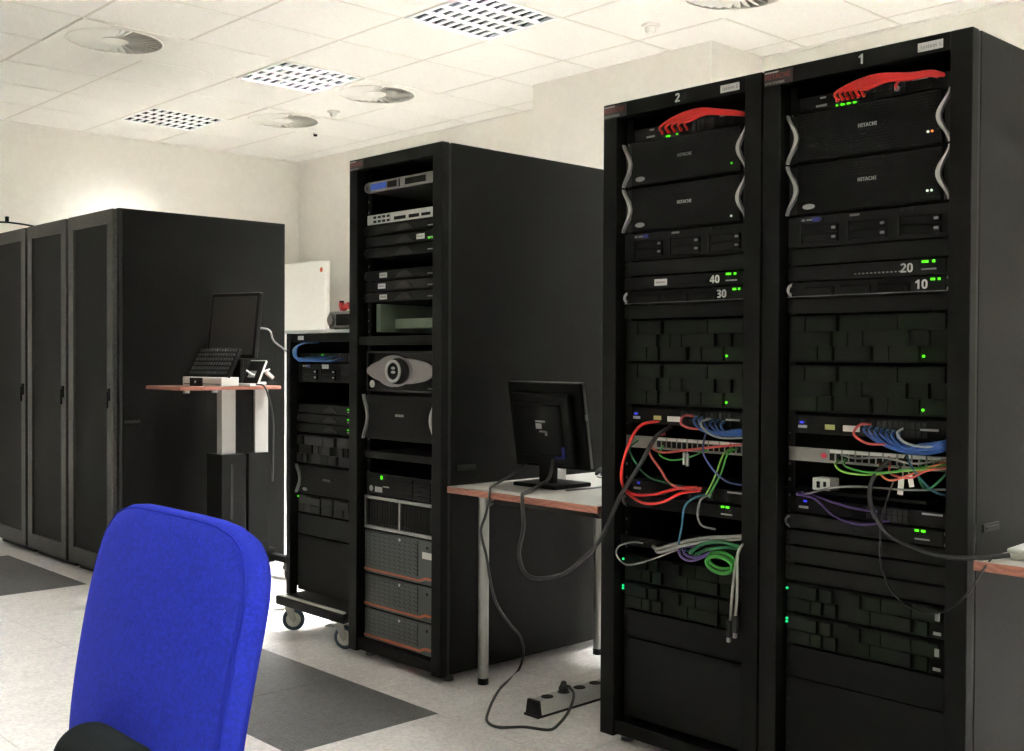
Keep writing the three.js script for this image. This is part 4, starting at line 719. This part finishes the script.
// ---------------------------------------------------------------- table between the racks, monitor, power strip
function makeTable(label, x, z, w, d, inset = .05) {
  const t = thing('table', label, 'table', [x, 0, z]);
  mesh('table_top', rbox(w - .004, .024, d - .004, .002, 0, .747, 0), M.tableTop, t);
  mesh('edge_band', [span(-w / 2, w / 2, .735, .758, d / 2 - .004, d / 2), span(-w / 2, w / 2, .735, .758, -d / 2, -d / 2 + .004), span(-w / 2, -w / 2 + .004, .735, .758, -d / 2 + .004, d / 2 - .004), span(w / 2 - .004, w / 2, .735, .758, -d / 2 + .004, d / 2 - .004)], M.wood, t).userData.label = 'reddish wood edge';
  for (const sx of [-1, 1]) for (const sz of [-1, 1]) {
    const lz = sz > 0 ? d / 2 - .14 : -d / 2 + .045, l = mesh('leg', [cyl(.02, .71, sx * (w / 2 - inset), .38, lz, 24)], M.zinc, t);
    mesh('foot', cyl(.021, .025, sx * (w / 2 - inset), .0125, lz, 24), M.plastic, l);
    mesh('bracket', extrude([[0, 0], [sx * -.08, 0], [sx * -.08, -.006], [0, -.06]].sort(() => 0), .02, -.01).translate(sx * (w / 2 - inset - .02), .734, lz), M.steel, l);
  }
  each('apron', [span(-w / 2 + .07, w / 2 - .07, .695, .733, d / 2 - .15, d / 2 - .13), span(-w / 2 + .06, w / 2 - .06, .695, .733, -d / 2 + .035, -d / 2 + .055)], M.gearGrey, t);
  return t;
}
makeTable('grey-topped table with a reddish edge between two racks, under the monitor', -.4, -.42, .76, .83);
makeTable('grey-topped table cut by the right photo edge, beside the rightmost rack', 1.9, -.36, 1.32, .8, .13);
{
  const t = thing('monitor', 'black flat monitor turned backwards on the table between the racks', 'monitor', [-.53, .759, -.29]);
  mesh('stand_base', rbox(.22, .016, .2, .006, .0, .008, -.02), M.black, t);
  mesh('stand_neck', rbox(.075, .19, .03, .006, 0, .1, .0), M.black, t);
  const h = mesh('casing', [rbox(.385, .325, .03, .008, 0, .225, -.02)], M.black, t); h.rotation.x = .16; h.position.set(0, .005, -.02);
  mesh('back_cover', [rbox(.31, .27, .035, .014, -.01, .215, .005), rbox(.25, .2, .02, .01, -.015, .215, .026)], M.black, h);
  mesh('screen', span(-.175, .175, .08, .37, -.0365, -.0345), M.screen, h);
  each('bezel_edge', [span(-.19, .19, .3865, .389, -.03, -.012), span(.1915, .1935, .07, .385, -.03, -.018)], M.steel, h);
  mesh('sticker', [box(.05, .006, .001, .01, .25, .0365), box(.03, .02, .001, .0, .232, .0365), box(.036, .006, .001, .02, .212, .0365), box(.012, .014, .001, .035, .204, .0365)], M.dimText, h);
  mesh('video_plug', rbox(.05, .05, .03, .006, .085, .135, .02), M.vga, h).userData.label = 'blue video plug';
  mesh('side_button', rbox(.006, .022, .01, .002, .194, .26, -.02), M.silver, h);
  const b = thing('switch_box', 'small pale box behind the monitor stand on the table', 'box', [-.63, .759, -.42]); mesh('case', rbox(.06, .05, .08, .004, 0, .025, 0), M.offWhite, b); mesh('front_line', box(.05, .003, .002, 0, .012, .0405), M.gearGrey, b);
  const m = thing('mouse', 'dark computer mouse at the back of the monitor table', 'mouse', [-.69, .759, -.77], .4); mesh('shell', new THREE.SphereGeometry(.05, 20, 12, 0, Math.PI * 2, 0, Math.PI / 2).scale(.62, .6, 1.05), M.plastic, m); mesh('wheel', cylX(.008, .006, 0, .028, -.025, 12), M.gearGrey, m);
  cable('mouse_cable', 'thin grey cable lying on the table beside the monitor foot', 'cable', [[-.66, .766, -.72], [-.62, .763, -.66], [-.52, .763, -.62], [-.4, .763, -.52], [-.36, .763, -.4], [-.37, .763, -.22]], .003, M.cGrey);
  cable('power_cable', 'black cord falling from the table edge to the floor and power strip', 'cable',
    [[-.62, .84, -.262], [-.65, .8, -.22], [-.655, .768, -.14], [-.6, .765, -.06], [-.55, .764, -.012], [-.525, .74, .014], [-.535, .68, .02], [-.56, .622, .02], [-.53, .53, .02], [-.528, .45, .005], [-.535, .363, -.03], [-.6, .25, -.16], [-.684, .157, -.3], [-.755, .06, -.38], [-.775, .008, -.38], [-.62, .007, -.13], [-.46, .007, .069], [-.37, .007, .155], [-.307, .007, .165], [-.25, .007, .1], [-.17, .007, .05], [-.165, .02, .02], [-.2, .045, -.07], [-.26, .07, -.15], [-.302, .078, -.167]], .005, M.cBlack, null, null, 9);
  const s = thing('power_strip', 'white power strip with black sockets on the floor beside the middle tall rack', 'power strip', [-.325, 0, -.285]);
  mesh('casing', extrude([[-.03, .008], [.03, .008], [.022, .052], [-.022, .052]], .52, -.26, .002), M.offWhite, s);
  mesh('base_plate', rbox(.072, .008, .56, .002, 0, .004, 0), M.plastic, s);
  each('end_cap', [extrude([[-.033, .008], [.033, .008], [.025, .056], [-.025, .056]], .012, .26, .001), extrude([[-.033, .008], [.033, .008], [.025, .056], [-.025, .056]], .012, -.272, .001)], M.plastic, s);
  for (let k = 0; k < 6; k++) mesh('socket', [new THREE.TorusGeometry(.02, .0022, 8, 24).rotateX(Math.PI / 2).translate(0, .0545, .2 - k * .082), cyl(.0195, .003, 0, .0548, .2 - k * .082, 20)], M.black, s);
  const p = thing('plug', 'black plug standing in the second socket of the power strip', 'plug', [-.325, .056, -.167]); mesh('body', [cyl(.018, .016, 0, .0085, 0, 18), cyl(.016, .022, 0, .026, 0, 18, .008)], M.plastic, p); mesh('strain_relief', cylX(.006, .026, .018, .022, 0, 10), M.plastic, p);
}
{
  const t = thing('laptop', 'closed pale laptop lying on the right-hand table', 'laptop', [1.462, .759, -.165], .06);
  mesh('case', rbox(.36, .016, .26, .006, 0, .01, 0), M.offWhite, t); mesh('lid', rbox(.36, .01, .26, .005, 0, .0235, 0), M.paleSilver, t); mesh('hinge', cylX(.006, .24, 0, .018, -.13, 12), M.gearGrey, t);
}

// ---------------------------------------------------------------- blue office chair
{
  const t = thing('office_chair', 'blue upholstered office chair seen from behind in the foreground', 'chair', [.898, 0, 1.7]);
  const W = .246, H = .23, n = 44, m = 40, front = [], pos = [], idx = [];
  // cushion: superellipse outline, crowned faces, rolled edge
  const prof = (s, u) => { const e = 4.8; const r = 1 / Math.pow(Math.pow(Math.abs(Math.cos(u)), e) + Math.pow(Math.abs(Math.sin(u)), e), 1 / e); return [r * Math.cos(u) * s, r * Math.sin(u) * s]; };
  const rings = [[0, 0.0306], [.3, 0.0302], [.6, 0.0284], [.85, 0.0246], [.94, 0.0215], [.975, 0.0167], [.99, 0.0083], [.995, 0], [.99, -0.0083], [.975, -0.0167], [.94, -0.0215], [.85, -0.0246], [.6, -0.0284], [.3, -0.0302], [0, -0.0306]];
  for (const [s, z] of rings) for (let i = 0; i < n; i++) {
    const [a, b] = prof(s, i / n * Math.PI * 2); const x = a * (W - .012 * (1 - b) * .5), y = b * H;
    pos.push(x, y, z + .07 * (x / W) * (x / W) * -.25 - .03 * (y / H) * (y / H) * .4);
  }
  for (let r = 0; r + 1 < rings.length; r++) for (let i = 0; i < n; i++) { const a = r * n + i, b = r * n + (i + 1) % n, c = a + n, d = b + n; idx.push(a, c, b, b, c, d); }
  const g = new THREE.BufferGeometry(); g.setAttribute('position', new THREE.Float32BufferAttribute(pos, 3)); g.setIndex(idx); g.computeVertexNormals();
  const uv = new Float32Array(pos.length / 3 * 2); g.setAttribute('uv', new THREE.BufferAttribute(uv, 2));
  const back = mesh('backrest', g, M.chairBlue, t); back.position.set(0, .788, .26); back.rotation.x = -.18;
  const seamPts = (z) => Array.from({ length: n + 1 }, (_, i) => { const [a, b] = prof(.962, i / n * Math.PI * 2), x = a * (W - .012 * (1 - b) * .5), y = b * H; return [x, y, z + .07 * (x / W) * (x / W) * -.25 - .03 * (y / H) * (y / H) * .4]; });
  each('piping', [tube(seamPts(.0192), .0012, 120, 5), tube(seamPts(-.0192), .0012, 120, 5)], M.chairBlue, back);
  mesh('back_support', [rbox(.22, .18, .1, .049, .022, .622, .33, 6), rbox(.07, .25, .03, .01, -.01, .46, .325)], M.chairBlack, t).userData.label = 'black rounded cover';
  mesh('support_bar', [tube([[0, .42, .325], [0, .38, .29], [0, .36, .1], [0, .36, .0]], .02, 30, 8)], M.plastic, t);
  const seat = mesh('seat', rbox(.45, .07, .42, .033, 0, .425, -.02, 5), M.chairBlue, t); mesh('seat_pan', rbox(.38, .03, .34, .012, 0, .378, 0), M.plastic, seat);
  mesh('gas_column', [cyl(.025, .18, 0, .28, 0, 20), cyl(.03, .12, 0, .17, 0, 20)], M.plastic, t);
  for (let k = 0; k < 5; k++) {
    const a = k / 5 * Math.PI * 2 + .3, l = mesh('base_arm', rbox(.28, .03, .045, .01, .14, .095, 0), M.plastic, t); l.rotation.y = a;
    mesh('caster', [cylZ(.026, .016, .27, .0265, .013, 18), cylZ(.026, .016, .27, .0265, -.013, 18), box(.03, .035, .008, .268, .062, 0), cyl(.007, .03, .27, .075, 0, 10)], M.rubber, l);
  }
}

renderer.render(scene, camera);
